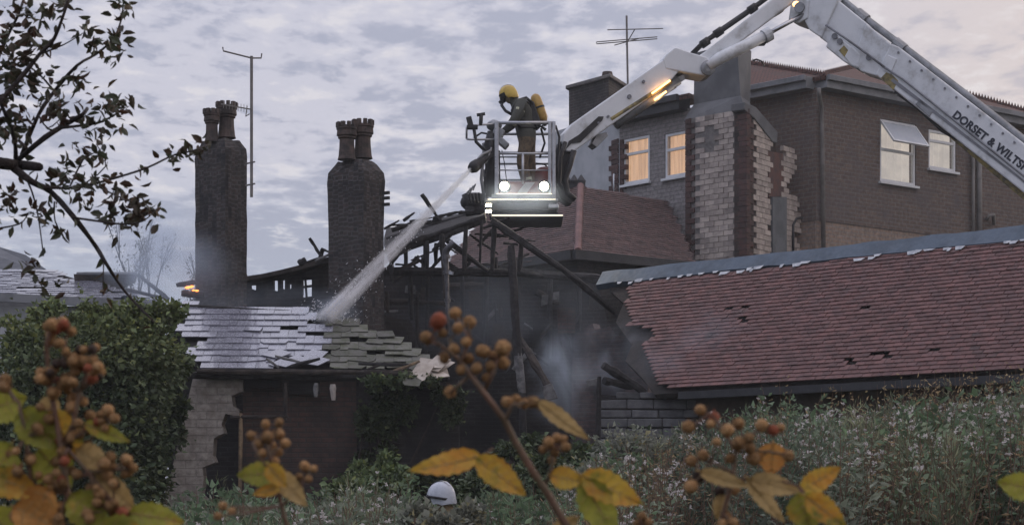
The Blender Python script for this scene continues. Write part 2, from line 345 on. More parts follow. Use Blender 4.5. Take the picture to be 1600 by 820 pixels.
M['bl_tan'] = mat('leaf_tan', (.46, .33, .15), (.36, .25, .1), rough=.7, scale=34, bump=.25, bscale=160, transl=.3, stain=(.2, .18, .05), sscale=20, slo=.55, shi=.7)
def glassmat():
    m, nt, b = newmat('window_glass'); nt.nodes.remove(b)
    t = nd(nt, 'ShaderNodeBsdfTransparent', {'Color': (.9, .92, .93, 1)}); g = nd(nt, 'ShaderNodeBsdfGlossy', {'Color': (1, 1, 1, 1), 'Roughness': .04})
    f = nd(nt, 'ShaderNodeFresnel', {'IOR': 1.6}); ff = nd(nt, 'ShaderNodeMath', {0: f.outputs[0], 1: 1.4}, operation='MULTIPLY')
    mx = nd(nt, 'ShaderNodeMixShader', {0: ff.outputs[0], 1: t.outputs[0], 2: g.outputs[0]}); nt.links.new(mx.outputs[0], nt.nodes['Material Output'].inputs[0]); return m
M['glass'] = glassmat()
M['ember'] = emit('ember', (1, .25, .05), 2.2)

# ================================================================ ground
def gh(x, y):
    t = min(1, max(0, (y-19.3)/4.5)); t = t*t*(3-2*t)
    return .95*t+.12*noise.noise(Vector((x*.25, y*.25, 0)))*min(1, abs(y)/4)
def axis(lo, hi, mid0, mid1, step):
    a = list(np.arange(mid0, mid1+1e-6, step)); s = step; x = mid1
    while x < hi: s *= 1.35; x += s; a.append(x)
    s = step; x = mid0
    while x > lo: s *= 1.35; x -= s; a.insert(0, x)
    return a
gx = axis(-1500, 1500, -16, 18, .8); gy = axis(-300, 3500, -3, 32, .8)
g = MB(); g.v = [(x, y, gh(x, y)) for y in gy for x in gx]; nx = len(gx)
g.f = [(j*nx+i, j*nx+i+1, (j+1)*nx+i+1, (j+1)*nx+i) for j in range(len(gy)-1) for i in range(nx-1)]
tag(g.build('ground', M['earth'], smooth=True, org=(0, 0, 0), uv=False), kind='structure')
# ================================================================ house on the far side
def wallrect(mb, pl, u0, u1, v0, v1, holes, t, off=0.0):
    if u0 > u1: u0, u1 = u1, u0
    us = sorted({u0, u1, *[h[0] for h in holes], *[h[1] for h in holes]}); vs_ = sorted({v0, v1, *[h[2] for h in holes], *[h[3] for h in holes]})
    for a, b in zip(us, us[1:]):
        run = None
        for c, d in list(zip(vs_, vs_[1:]))+[(None, None)]:
            inside = c is None or any(h[0]-1e-6 <= a and b <= h[1]+1e-6 and h[2]-1e-6 <= c and d <= h[3]+1e-6 for h in holes)
            if not inside: run = (run[0], d) if run else (c, d)
            if inside and run:
                mb.slab([pl.pt(a, run[0], off), pl.pt(b, run[0], off), pl.pt(b, run[1], off), pl.pt(a, run[1], off)], pl.n, t); run = None
def hole(pl, x0, y0, x1, y1):
    xm = (x0+x1)/2; ua = pl.uz(x0, y0)[0]; ub = pl.uz(x1, y0)[0]; va = pl.uz(xm, y1)[1]; vb = pl.uz(xm, y0)[1]
    return (min(ua, ub), max(ua, ub), min(va, vb), max(va, vb))
def bar(mb, pl, u0, u1, v0, v1, o0, o1): mb.slab([pl.pt(u0, v0, o0), pl.pt(u1, v0, o0), pl.pt(u1, v1, o0), pl.pt(u0, v1, o0)], pl.n, o0-o1)
def window(parent, pl, h, fr=.07, transom=None, cloth='curtain', open_top=False, cut=None):
    u0, u1, v0, v1 = h; e = .004; u0 += e; u1 -= e; v0 += e; v1 -= e
    mb = MB(); o0, o1 = -.02, -.1
    bar(mb, pl, u0, u0+fr, v0, v1, o0, o1); bar(mb, pl, u1-fr, u1, v0, v1, o0, o1)
    bar(mb, pl, u0+fr, u1-fr, v0, v0+fr, o0, o1); bar(mb, pl, u0+fr, u1-fr, v1-fr, v1, o0, o1)
    tv = None
    if transom:
        tv = v0+(v1-v0)*transom; bar(mb, pl, u0+fr, u1-fr, tv-fr*.5, tv+fr*.5, o0, o1)
    w = mb.build('window', M['upvc'], parent, bevel=.008)
    def pane(a, b, c, d):
        q = MB(); q.add([pl.pt(a, c, -.06), pl.pt(b, c, -.06), pl.pt(b, d, -.06), pl.pt(a, d, -.06)], [(0, 1, 2, 3)]); q.build('pane', M['glass'], w)
    if tv:
        pane(u0+fr, u1-fr, v0+fr, tv-fr*.5)
        if not open_top: pane(u0+fr, u1-fr, tv+fr*.5, v1-fr)
    else: pane(u0+fr, u1-fr, v0+fr, v1-fr)
    q = MB(); n = 14; pts = []
    for i in range(n+1):
        u = u0+fr*.6+(u1-u0-fr*1.2)*i/n; o = -.16+.025*math.sin(i*2.1)
        pts += [pl.pt(u, v0+.02, o), pl.pt(u, v1-.02, o)]
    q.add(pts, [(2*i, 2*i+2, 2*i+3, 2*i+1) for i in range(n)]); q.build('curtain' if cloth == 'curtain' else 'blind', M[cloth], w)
    s = MB(); bar(s, pl, u0-.06, u1+.06, v0-.075, v0-.012, .09, -.1); s.build('sill', M['upvc'], w, bevel=.008)
    if open_top:                            # top-hung sash swung outwards
        a = math.radians(38); L = v1-tv-fr*.2; sash = MB(); pn = MB()
        def sp(u, l): return pl.pt(u, v1-fr*.5-l*math.cos(a), .015+l*math.sin(a))
        nn = pl.n*math.cos(a)+pl.v*math.sin(a); b = .055
        for q_, (ua, ub, la, lb), t in ((sash, (u0, u0+b, 0, L), .05), (sash, (u1-b, u1, 0, L), .05), (sash, (u0+b, u1-b, 0, b), .05), (sash, (u0+b, u1-b, L-b, L), .05)):
            q_.slab([sp(ua, la), sp(ub, la), sp(ub, lb), sp(ua, lb)], nn, t)
        so_ = sash.build('open_sash', M['upvc'], w, bevel=.008)
        pn.slab([sp(u0+b, b)-nn*.02, sp(u1-b, b)-nn*.02, sp(u1-b, L-b)-nn*.02, sp(u0+b, L-b)-nn*.02], nn, .012)
        pn.build('sash_pane', M['blindglass'], w)
    return w
M['blindglass'] = mat('frosted_glass', (.5, .54, .6), (.46, .5, .57), rough=.18, bump=0, spec=.8)

R_ = VPl(1275, 47, 1545, 51); L_ = VPl(1275, 47, 1160, 48.6); B_ = VPl(1165, 45, 1075, 46.2)
S_ = VPl(1165, 45, 1250, 47.35); W_ = VPl(1078, 46.6, 968, 48.4); G_ = VPl(968, 48.4, 885, 50.6)
house = thing('brick_house', (P(1275, HZ, 47).x, 49.0, .9), 'brown brick two storey house with pale stone chimney breast, behind the red roof', 'house')
VB = -.75
# right-hand wall
zR = R_.uz(1275, 137)[1]; zband = R_.uz(1285, 345)[1]
uR0 = R_.uz(1275, 300)[0]; uR1 = R_.uz(1760, 300)[0]
hw1 = hole(R_, 1375, 190, 1431, 287); hw2 = hole(R_, 1451, 205, 1494, 266)
w = MB(); wallrect(w, R_, uR0, uR1, zband, zR, [hw1, hw2], .3); w.build('wall', M['darkbrick'], house)
w = MB(); wallrect(w, R_, uR0, uR1, VB, zband-.002, [], .3, -.02); w.build('base_wall', M['pinkbrick'], house)
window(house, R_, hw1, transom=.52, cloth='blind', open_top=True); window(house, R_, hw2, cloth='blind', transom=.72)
# left return of the right wing
uL1 = L_.uz(1275, 300)[0]; uL0 = L_.uz(1120, 300)[0]
w = MB(); wallrect(w, L_, uL0, uL1, zband, zR, [], .3); w.build('wall', M['darkbrick'], house)
w = MB(); wallrect(w, L_, uL0, uL1, VB, zband-.002, [], .3, -.02); w.build('base_wall', M['pinkbrick'], house)
# window wall of the left wing
zW = W_.uz(1020, 181)[1]; uW = sorted((W_.uz(1090, 300)[0], W_.uz(968, 300)[0]))
h1 = hole(W_, 973.5, 214, 1015, 286); h2 = hole(W_, 1038.5, 206, 1078, 276)
w = MB(); wallrect(w, W_, uW[0], uW[1], VB, zW, [h1, h2], .3); w.build('wall', M['palebrick'], house)
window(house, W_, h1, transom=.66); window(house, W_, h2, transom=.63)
# white side wall
uG = sorted((G_.uz(968, 300)[0], G_.uz(862, 300)[0]))
w = MB(); wallrect(w, G_, uG[0]+.001, uG[1], VB, zW+.3, [], .3); w.build('wall', M['whitewall'], house)
# quoin blocks: corner of the left wing, both edges of the chimney breast
CH = .127
def quoins(pl, px_edge, inward, z0, z1, wide=.34, thin=.22, dep=.035, parent=None, pairpl=None):
    ue = pl.uz(px_edge, 300)[0]; sg = 1 if pl.uz(px_edge+inward*10, 300)[0] > ue else -1
    ml = boxmesh('quoin', (wide, CH-.012, .12), M['quoin'], jit=.004); ms_ = boxmesh('quoin', (thin, CH-.012, .12), M['quoin'], jit=.004)
    z = z0; i = 0
    while z < z1:
        me, wd = (ml, wide) if i % 2 else (ms_, thin)
        inst('quoin', me, parent, pl.mat(ue+sg*wd/2, z+CH/2, dep-.06)); z += CH; i += 1
bre = MB(); zB0 = B_.uz(1120, 420)[1]; zB1 = B_.uz(1120, 178)[1]
uB = sorted((B_.uz(1165, 300)[0], B_.uz(1072, 300)[0]))
wallrect(bre, B_, uB[0], uB[1], VB, zB1, [], .12)
breast = bre.build('chimney_breast', M['mortar'], house)
quoins(B_, 1168, -1, zB0, zB1, parent=breast); quoins(B_, 1072, 1, zB0, zB1, .27, .16, parent=breast)
quoins(W_, 970, 1, W_.uz(972, 305)[1], W_.uz(972, 225)[1], .2, .1, parent=house)
quoins(G_, 967, -1, G_.uz(960, 305)[1], G_.uz(960, 225)[1], .42, .3, parent=house)
bm_ = boxmesh('brick', (.275, CH-.012, .1), M['block'], jit=.006)
def bricks(pl, pxl, pxr, zz0, zz1, parent, keep=None, dep=.02, n=0):
    u0, u1 = sorted((pl.uz(pxl, 300)[0], pl.uz(pxr, 300)[0])); z = zz0; i = 0
    while z < zz1:
        u = u0+(.14 if i % 2 else 0)
        while u < u1:
            m_ = pl.mat(u+.135, z+CH/2, dep-.05+random.uniform(-.008, .008), random.uniform(-.012, .012))
            q = Q(m_.translation)
            if keep is None or keep(*q): inst('brick', bm_, parent, m_)
            u += .285
        z += CH; i += 1
bricks(B_, 1087, 1150, zB0, zB1-.02, breast, lambda x, y: 1086 < x < 1152 and not ((x-1112)**2/130+(y-218)**2/420 < 1 and random.random() < .85))
# rendered stack above the breast
st = MB()
def ring(pts): return pts
def stackring(pxl, pxm, pxr, py, yo):       # left, near corner, right
    a = P(pxl, py, 46.6+yo); b = P(pxm, py, 45.6+yo); c = P(pxr, py, 46.4+yo); return [a, b, c, a+(c-b)]
rs = [stackring(1068, 1166, 1178, 184, -.3), stackring(1084, 1157, 1172, 158, 0), stackring(1085, 1151, 1174, 77, 0)]
z_ = [sum(p.z for p in r[:3])/3 for r in rs]
for r, z in zip(rs, z_):
    for p in r: p.z = z
st.add([p for r in rs for p in r], [(3, 2, 1, 0), (8, 9, 10, 11)]+[(k*4+i, k*4+(i+1) % 4, k*4+4+(i+1) % 4, k*4+4+i) for k in range(2) for i in range(4)])
st.build('chimney_stack', M['render'], house)
# broken side of the breast
sw = MB(); sw.pslab(S_, [(1165, 166), (1178, 172), (1211, 212), (1212, 240), (1222, 262), (1224, 300), (1231, 318), (1236, 345), (1240, 420), (1240, 620), (1165, 620)], .3, 0)
side = sw.build('broken_wall', M['oldbrick'], house)
bricks(S_, 1172, 1250, S_.uz(1200, 410)[1], S_.uz(1170, 185)[1], side, lambda x, y: (1176 < x < 1201 and y > 185+(x-1176)*.9) or (1222 < x < (1240 if y < 275 else 1226 if y < 300 else 1248 if y > 325 else 1240)+random.uniform(-6, 4) and y > 232), dep=.03)
quoins(S_, 1167, 1, S_.uz(1167, 410)[1], S_.uz(1167, 180)[1], .26, .14, parent=side, dep=.04)
c_ = MB(); c_.pslab(S_, [(1160, 160), (1178, 168), (1212, 207), (1211, 224), (1204, 222), (1176, 186), (1160, 172)], .36, .06); c_.build('sloping_coping', M['render'], side, bevel=.02)
c_ = MB(); c_.pslab(S_, [(1199, 236), (1222, 240), (1224, 306), (1200, 308)], .1, .02); c_.build('rusty_panel', mat('rusty_panel', (.12, .06, .05), (.075, .05, .05), scale=4), side)
c_ = MB(); c_.pslab(S_, [(1204, 308), (1226, 308), (1226, 420), (1204, 420)], .1, .06); c_.build('grey_panel', mat('grey_panel', (.13, .14, .155), (.09, .1, .11), scale=2), side)
c_ = MB(); c_.tube([S_.at(1236, 395, .06), S_.at(1236, 352, .06), S_.at(1241, 342, .06), S_.at(1250, 340, .06)], .03); c_.build('waste_pipe', M['fasciadark'], side, smooth=True)
# fascias and gutters
def fascia(pl, pxa, pxb, zz, hgt, dep, m, name='fascia', parent=house):
    a, b = sorted((pl.uz(pxa, 300)[0], pl.uz(pxb, 300)[0])); q = MB()
    q.slab([pl.pt(a, zz-hgt*.15, dep), pl.pt(b, zz-hgt*.15, dep), pl.pt(b, zz+hgt*.85, dep), pl.pt(a, zz+hgt*.85, dep)], pl.n, dep+.1)
    q.slab([pl.pt(a, zz+hgt*.45, dep+.09), pl.pt(b, zz+hgt*.45, dep+.09), pl.pt(b, zz+hgt*.9, dep+.09), pl.pt(a, zz+hgt*.9, dep+.09)], pl.n, .085)
    return q.build(name, M[m], parent, bevel=.01)
fascia(R_, 1277, 1760, zR, .3, .32, 'fascia'); fascia(L_, 1150, 1272, zR-.003, .3, .32, 'fascia'); fascia(W_, 962, 1074, zW, .34, .3, 'fasciadark')
def pipe(pts, r, name='downpipe', parent=house, m='pipe'):
    q = MB(); q.tube(pts, r, 10); return q.build(name, M[m], parent, smooth=True)
pipe([R_.at(1263, 142, .35), R_.at(1266, 155, .3), R_.at(1279, 168, .1), R_.at(1280, 190, .09), R_.at(1283, 420, .09)], .055)
pipe([R_.at(1516, 205, .1), R_.at(1516, 420, .1)], .045); pipe([R_.at(1524, 195, .12), R_.at(1525, 420, .12)], .075)
pipe([R_.at(1536, 345, .1), R_.at(1538, 338, .16), R_.at(1545, 337, .16), R_.at(1548, 352, .1)], .05, 'soil_pipe')
# roofs of the house
def roofpoly(pts, t=.12, m='roofbrown', name='roof'):
    ps = [P(*p) for p in pts]; n = (ps[1]-ps[0]).cross(ps[2]-ps[0]).normalized()
    if n.z < 0: n = -n
    q = MB(); q.slab(ps, n, t); return q.build(name, M[m], house)
def fan(name, rim, t=.12):                  # roof made of planes that share corners
    q = MB()
    for tri in rim:
        ps = [Vector(p) for p in tri]; n = (ps[1]-ps[0]).cross(ps[2]-ps[0]).normalized()
        if n.z < 0: n = -n
        q.slab(ps, n, t)
    return q.build(name, M['roofbrown'], house)
def crest(parent, pts, step=.1, name='ridge_crest'):
    q = MB(); pts = [Vector(p) for p in pts]
    for a, b in zip(pts, pts[1:]):
        n = int((b-a).length/step); d = (b-a).normalized(); x = d.cross(Vector((0, 0, 1))).normalized()
        q.beam(a, b, .14, .09)
        for i in range(n):
            c = a+d*step*(i+.5)+Vector((0, 0, .04)); q.add([c-d*.035-x*.03, c+d*.035-x*.03, c+d*.035+x*.03, c-d*.035+x*.03, c+Vector((0, 0, .13))], [(0, 1, 4), (1, 2, 4), (2, 3, 4), (3, 0, 4), (3, 2, 1, 0)])
    return tag(q.build(name, M['roofbrown'], parent), kind='stuff')
eR0 = R_.pt(uR0, zR+.25, .3); eR1 = R_.pt(uR1, zR+.25, .3); eL0 = L_.pt(uL0, zR+.25, .3)
rA = P(1165, 99, 53.5); rB = P(1288, 119, 50.5); rC = P(1350, 104, 54.5); rD = P(1760, 218, 57)
rf = fan('roof', [(eL0, eR0, rB), (eL0, rB, rA)]); crest(rf, [rA, rB])
rf = fan('roof', [(eR0, eR1, rD), (eR0, rD, rC), (eR0, rC, rB)]); crest(rf, [rB, rC]); crest(rf, [rC, rD])
eW0 = W_.pt(uW[0], zW+.28, .3); eW1 = W_.pt(uW[1], zW+.28, .3)
if Q(eW0)[0] > Q(eW1)[0]: eW0, eW1 = eW1, eW0
rE = P(1000, 161, 51.8); rF = P(1100, 155, 50.5)
rf = fan('roof', [(eW0, eW1, rF), (eW0, rF, rE)]); crest(rf, [rE, rF])
# wide stack on the left gable
st = MB(); a, b, c = P(889, HZ, 51.5), P(951, HZ, 50.2), P(976, HZ, 51.4); d = a+(c-b)
def prism4(mb, q, z0, z1): mb.hexa([Vector((p.x, p.y, z0)) for p in q]+[Vector((p.x, p.y, z1)) for p in q])
zt = CZ+(HZ-128)/F*50.6
prism4(st, (a, b, c, d), 8.0, zt); gs = st.build('chimney_stack', M['stack'], house)
ce = (a+b+c+d)/4; st = MB(); prism4(st, [ce+(p-ce)*1.13 for p in (a, b, c, d)], zt+.001, zt+.1); st.build('cap', M['mortar'], gs, bevel=.02)
st = MB(); st.lathe(P(949, 0, 50.8)*0+Vector((P(949, HZ, 50.8).x, 50.8, zt+.1)), [(.14, 0), (.15, .1), (.13, .2)], 12); st.build('pot', M['pot'], gs, smooth=True)
pipe([P(962, 300, 48.6), P(962, 272, 48.6)], .07, 'downpipe', house, 'upvc')
pipe([P(1176, 95, 47), P(1182, 93, 47), P(1190, 96, 47.2), P(1194, 103, 47.4)], .02, 'cable', house, 'black')
# aerial on the left gable stack
def aerial(name, label, mast, arms):
    t = thing(name, mast[0], label, 'aerial', 'tv aerials'); q = MB(); q.tube(mast, .028, 6); q.build('mast', M['pipe'], t)
    for pts in arms:
        q = MB(); q.tube(pts, .014, 6); q.build('element', M['pipe'], t)
    return t
aerial('tv_aerial', 'tall thin aerial with crossed rods above the house chimney', [P(981, 140, 51.2), P(979, 25, 51.2)],
       [[P(949, 47, 51), P(1036, 45, 51)], [P(932, 66, 50.7), P(932, 69, 50.7), P(1027, 61, 50.7), P(1027, 58, 50.7), P(932, 66, 50.7)], [P(978, 70, 51.6), P(992, 46, 50.4)], [P(960, 71, 51.4), P(1000, 60, 51.4)]])
# ================================================================ tiled annexe roof between house and ruin
annexe = thing('annexe', (4.0, 44, .9), 'lower annexe with red brown hipped tile roof, left of the pale chimney breast', 'annexe')
hp0, hp1 = P(907, 291, 45.5), P(903, 391, 42.0)
Rr = Pl(hp0, hp1, P(1086, 413, 44.2)); Lr = Pl(hp0, hp1, P(720, 420, 44.5))
def tiled(parent, pl, outline, tw, gauge, m, nparts, name, holes=(), deck=True, dm='deck', tlen=None, order=None, extra=None):
    us = [pl.uz(x, y) for x, y in outline]; u0 = min(u for u, v in us); u1 = max(u for u, v in us); v0 = min(v for u, v in us); v1 = max(v for u, v in us)
    def inside(u, v):
        c = False
        for i in range(len(us)):
            (a, b), (d, e) = us[i-1], us[i]
            if (b > v) != (e > v) and u < (d-a)*(v-b)/(e-b)+a: c = not c
        return c
    if deck:
        q = MB(); q.slab([pl.at(x, y, -.05) for x, y in (deck if isinstance(deck, list) else outline)], pl.n, .1); q.build('boarding', M[dm], parent)
    tl = tlen or gauge*1.45; recs = []; v = v0; i = 0
    while v < v1:
        u = u0-(tw/2 if i % 2 else 0)
        while u < u1:
            if inside(u, v+gauge/2):
                p = pl.pt(u, v+gauge/2); x, y = Q(p)
                if not any(a < x < c and b < y < d and random.random() < pr for a, b, c, d, pr in holes): recs.append((p.y, u, v, x, y))
            u += tw
        v += gauge; i += 1
    sub = MB(); sub.box((0, 0, 0), (tw-.008, tl, .016)); me = sub.mesh(name, M[m])
    vis = sorted([r for r in recs if -10 < r[3] < 1610])
    chosen = set(id(r) for r in (vis[:nparts] if order is None else sorted(vis, key=order)[:nparts])); rest = MB(); tint = []
    for r in recs:
        mm = pl.mat(r[1]+random.uniform(-.004, .004), r[2]+gauge/2, .022+random.uniform(0, .006), random.uniform(-.015, .015)) @ Matrix.Rotation(-.17+random.uniform(-.02, .02), 4, 'X')
        if id(r) in chosen:
            o = inst(name, me, parent, mm)
        else:
            rest.add([mm @ Vector(q) for q in sub.v], sub.f); tint += [random.uniform(.8, 1.2)]*8
    if rest.v:
        o = rest.build('tiling', M[m+'j'], parent, uv=False); tag(o, kind='stuff'); settint(o, tint)
def settint(o, vals):
    a = o.data.attributes.new('tint', 'FLOAT_COLOR', 'POINT'); v = np.array(vals, dtype=np.float32)
    if v.ndim == 1: v = np.stack([v, v, v], 1)
    a.data.foreach_set('color', np.concatenate([v, np.ones((len(v), 1), np.float32)], 1).ravel())
M['tilej'] = mat('red_tile_course', (.142, .07, .065), (.1, .055, .055), rough=.75, scale=6, bump=.25, attr=True, stain=(.06, .045, .045), sscale=2.0, slo=.55, shi=.75)
M['tile2j'] = mat('brown_tile_course', (.115, .074, .07), (.082, .058, .057), rough=.8, scale=4, bump=.25, attr=True, stain=(.08, .06, .06), sscale=1.2)
tiled(annexe, Rr, [(907, 292), (945, 299), (1042, 316), (1086, 412), (1000, 402), (903, 391)], .17, .1, 'tile2', 0, 'tile')
tiled(annexe, Lr, [(907, 292), (903, 391), (860, 402), (720, 430), (690, 425), (770, 320), (850, 296)], .17, .1, 'tile2', 0, 'tile')
hd = (hp1-hp0); n = 26; hm = MB(); hm.tube([(0, -.09, 0), (0, .09, 0)], [.075, .09], 8); hme = hm.mesh('hip_tile', M['hip'])
for i in range(n):
    p = hp0+hd*(i+.5)/n; y = (-hd).normalized(); x = y.cross(Vector((0, -1, .3))).normalized(); z = x.cross(y)
    m4 = Matrix((x, y, z)).transposed().to_4x4(); m4.translation = p; inst('hip_tile', hme, annexe, m4)
q = MB(); q.beam(hp1+Vector((-.1, -.05, -.1)), P(1090, 417, 44.2), .16, .2); q.build('gutter_soffit_bar', M['fasciadark'], annexe)
q = MB(); q.beam(hp1+Vector((-.12, 0, -.1)), P(700, 430, 44.5), .16, .2); q.build('gutter_soffit_bar', M['fasciadark'], annexe)
wa = MB(); a, b, c = hp1+Vector((0, .35, 0)), P(1100, 415, 44.6), P(690, 428, 44.9)
for e, f_ in ((a, b), (a, c)):
    wa.hexa([Vector((e.x, e.y, .7)), Vector((f_.x, f_.y, .7)), Vector((f_.x, f_.y+.3, .7)), Vector((e.x, e.y+.3, .7)), Vector((e.x, e.y, e.z-.12)), Vector((f_.x, f_.y, f_.z-.12)), Vector((f_.x, f_.y+.3, f_.z-.12)), Vector((e.x, e.y+.3, e.z-.12))])
wa.build('wall', M['ruinbrick'], annexe)
q = MB(); q.beam(P(872, 291, 45.7), P(914, 288, 45.6), .2, .16)
for k in range(4): q.lathe(P(875+k*11, 288, 45.6), [(.09, 0), (.11, .08), (.02, .22)], 8)
q.build('ridge_crest', M['fasciadark'], annexe)
# ================================================================ near red tiled roof
TL = P(945, 437, 33.0); TR = P(1600, 358, 27.5); TR.z = TL.z = 5.5
rd = (TR-TL).normalized(); pd = Vector((rd.y, -rd.x, 0)).normalized()
if pd.y > 0: pd = -pd
Dp = Pl(TL, TR, TL+pd*2.0+Vector((0, 0, -2.08)))
roofD = thing('tiled_outbuilding', (5.0, 29.5, .9), 'long outbuilding with red clay tile roof and lead ridge, burnt away at its smoky end', 'outbuilding')
def qd(t, s): return TL+rd*t+pd*2.0*s+Vector((0, 0, -2.08*s))
EDGE = [(985, 452), (983, 480), (986, 508), (1022, 512), (1021, 532), (1010, 536), (1013, 560), (1030, 585), (1040, 604)]
bl = [Q(qd(0, 0)), ]
bot = [Q(qd(10.4, 1)), Q(qd(3.4, 1))]; top = [Q(qd(.6, .02)), Q(qd(10.4, .02))]
outl = [(985, 446)]+[top[1], bot[0], (1062, 606)]+list(reversed(EDGE))
holes = [(1130, 480, 1168, 505, .22), (1318, 560, 1340, 572, .55), (1345, 564, 1360, 574, .5), (1368, 552, 1392, 562, .6), (1460, 540, 1476, 552, .6), (1000, 440, 1600, 610, .003)]
dk = [Q(qd(.1, .02)), top[1], bot[0], (1020, 612), (1004, 590), (975, 560), (985, 535), (960, 500), (972, 470), (950, 450)]
tiled(roofD, Dp, outl, .16, .087, 'tile', 300, 'tile', holes, dk, 'battens')
q = MB(); wob = [Vector((0, 0, random.uniform(-.012, .012))) for _ in range(30)]
ups = []; los = []
for i in range(30):
    t = -.05+10.5*i/29; ups.append(TL+rd*t+Vector((0, 0, .12))+wob[i]); los.append(qd(t, .068+random.uniform(-.008, .008))+Dp.n*.05)
q.add(ups+los+[p-Dp.n*.09-Vector((0, 0, .02)) for p in los]+[p-pd*.15-Vector((0, 0, .1)) for p in ups], [(i, i+1, 31+i, 30+i) for i in range(29)]+[(30+i, 31+i, 61+i, 60+i) for i in range(29)]+[(i, 90+i, 91+i, i+1) for i in range(29)])
q.build('ridge_flashing', M['lead'], roofD)
q = MB()
for k in range(46):
    t = random.choice([random.uniform(.3, 3.6), random.uniform(6.0, 9.5), random.uniform(.3, 10)]); s = .072+random.uniform(-.012, .012); L = random.uniform(.05, .22); H = random.uniform(.012, .03)
    p = [qd(t, s)+Dp.n*.056, qd(t+L, s+random.uniform(-.006, .006))+Dp.n*.058, qd(t+L*.8, s+H)+Dp.n*.06, qd(t+L*.2, s+H)+Dp.n*.056]
    q.slab(p, Dp.n, .006)
tag(q.build('peeling_paint', M['peel'], roofD), kind='stuff')
q = MB(); q.beam(qd(3.3, 1.02)+Vector((0, 0, -.1)), qd(10.4, 1.02)+Vector((0, 0, -.1)), .12, .11); q.build('gutter_soffit_bar', M['fasciadark'], roofD)  # dark bar stands in for the shaded soffit, no real gutter here
q = MB(); e, f_ = qd(2.6, .78), qd(10.4, .78)
q.hexa([Vector((p.x+o*.25*-pd.x, p.y+o*.25*-pd.y, z)) for z in (.5, 3.3) for p, o in ((e, 0), (f_, 0), (f_, 1), (e, 1))]); q.build('wall', mat('outbuilding_wall', (.115, .092, .075), (.07, .06, .052), rough=.95, scale=1.5, bump=.4, bscale=14), roofD)
# back slope and gable so the roof is closed
q = MB(); n2 = Vector((-pd.x, -pd.y, 1)).normalized(); bk = [TL+rd*.6+Vector((0, 0, .05)), TL+rd*10.4+Vector((0, 0, .05)), TL+rd*10.4-pd*2.2+Vector((0, 0, -2.1)), TL+rd*.6-pd*2.2+Vector((0, 0, -2.1))]
q.slab(bk, n2, .1); q.build('roof_slope', M['tilej2'] if 'tilej2' in M else M['roofbrown'], roofD)
# ================================================================ chimneys of the ruin
def chimney(label, pl_, pc, pr, Y, rings, pots, cowl=False):
    a, b, c = P(pl_, HZ, Y+.45), P(pc, HZ, Y), P(pr, HZ, Y+.3); d = a+(c-b); ce = (a+b+c+d)/4; ce.z = 0
    t = thing('brick_chimney', (ce.x, ce.y, .9), label, 'chimney', 'tall chimneys of the burnt building')
    q = MB(); zs = [.8]+[CZ+(HZ-py)/F*Y for s, py in rings]; ss = [1]+[s for s, py in rings]
    NS = 7
    for s, z in zip(ss, zs):                # several points per side so the arrises can be worn
        for i in range(4):
            e, f_ = (a, b, c, d)[i], (a, b, c, d)[(i+1) % 4]
            for k in range(NS):
                p = e+(f_-e)*k/NS; r = ce+(Vector((p.x, p.y, 0))-ce)*s*(1+random.uniform(-.012, .008)); q.v.append((r.x, r.y, z+(random.uniform(-.02, .02) if z > 1 else 0)))
    m_ = 4*NS
    for k in range(len(zs)-1): q.f += [(k*m_+i, k*m_+(i+1) % m_, (k+1)*m_+(i+1) % m_, (k+1)*m_+i) for i in range(m_)]
    q.f += [tuple(range(m_-1, -1, -1)), tuple((len(zs)-1)*m_+i for i in range(m_))]
    q.build('stack', M['stack'], t)
    for (px, pw, pt, pb, dy) in pots:
        y = Y+.35+dy; z0 = CZ+(HZ-pb)/F*y; z1 = CZ+(HZ-pt)/F*y; r = pw*1.2/2/F*y; c0 = P(px, HZ, y); h = z1-z0; q = MB()
        q.lathe((c0.x, y, z0), [(r*1.02, 0), (r*.92, h*.1), (r*.82, h*.4), (r*.8, h*.62), (r*.98, h*.66), (r*.94, h*.7), (r*1.12, h*.74), (r*1.06, h*.9), (r*1.16, h*.93), (r*1.12, h*.99), (r*.8, h), (r*.75, h*.8)], 16)
        po = q.build('chimney_pot', M['pot'], t, smooth=False); q = MB()
        for k in range(10):
            an = 2*math.pi*k/10; q.box((c0.x+r*1.0*math.cos(an), y+r*1.0*math.sin(an), z1+.035), (.06, .06, .08), Matrix.Rotation(an, 3, 'Z'))
        q.build('crown_rim', M['pot'], po)
    return t, ce
rg = lambda y0, y1: [(1+random.uniform(-.01, .01), y) for y in np.linspace(y0, y1, 9)]
ch1, c1 = chimney('tall sooty brick chimney with aerial pole and two clay pots', 305, 352, 386, 33, rg(470, 300)+[(1.0, 258), (1.02, 240), (.98, 230), (.8, 219), (.72, 214)], [(331, 19, 178, 222, -.1), (354, 24, 167, 216, .1)])
ch2, c2 = chimney('tall burnt brick chimney beside the water jet, with two crowned pots', 513, 568, 600, 32, rg(500, 330)+[(1.02, 300), (1.04, 280), (1.0, 265), (.76, 252), (.66, 247)], [(542, 24, 199, 250, -.1), (567, 25, 195, 248, .1)])
q = MB(); q.ball(P(567, 196, 32.45), .13, (1, 1, .45), 12, 6); q.build('cowl', M['alu'], ch2, smooth=True)
for yy in (302, 310, 320):
    q = MB(); q.beam(P(598, yy, 32.2), P(608, yy-1, 32.1), .04, .05); q.build('iron_bracket', M['char'], ch2)
aerial('tv_aerial', 'tall aerial pole with a bent dipole, strapped to the smoking chimney', [P(393, 308, 32.9), P(393, 88, 32.9)],
       [[P(348, 74, 32.7), P(349, 80, 32.7), P(393, 91, 32.9), P(408, 91, 33.0), P(409, 84, 33)], [P(384, 290, 33.1), P(398, 287, 32.8)], [P(384, 256, 33.1), P(398, 253, 32.8)]])
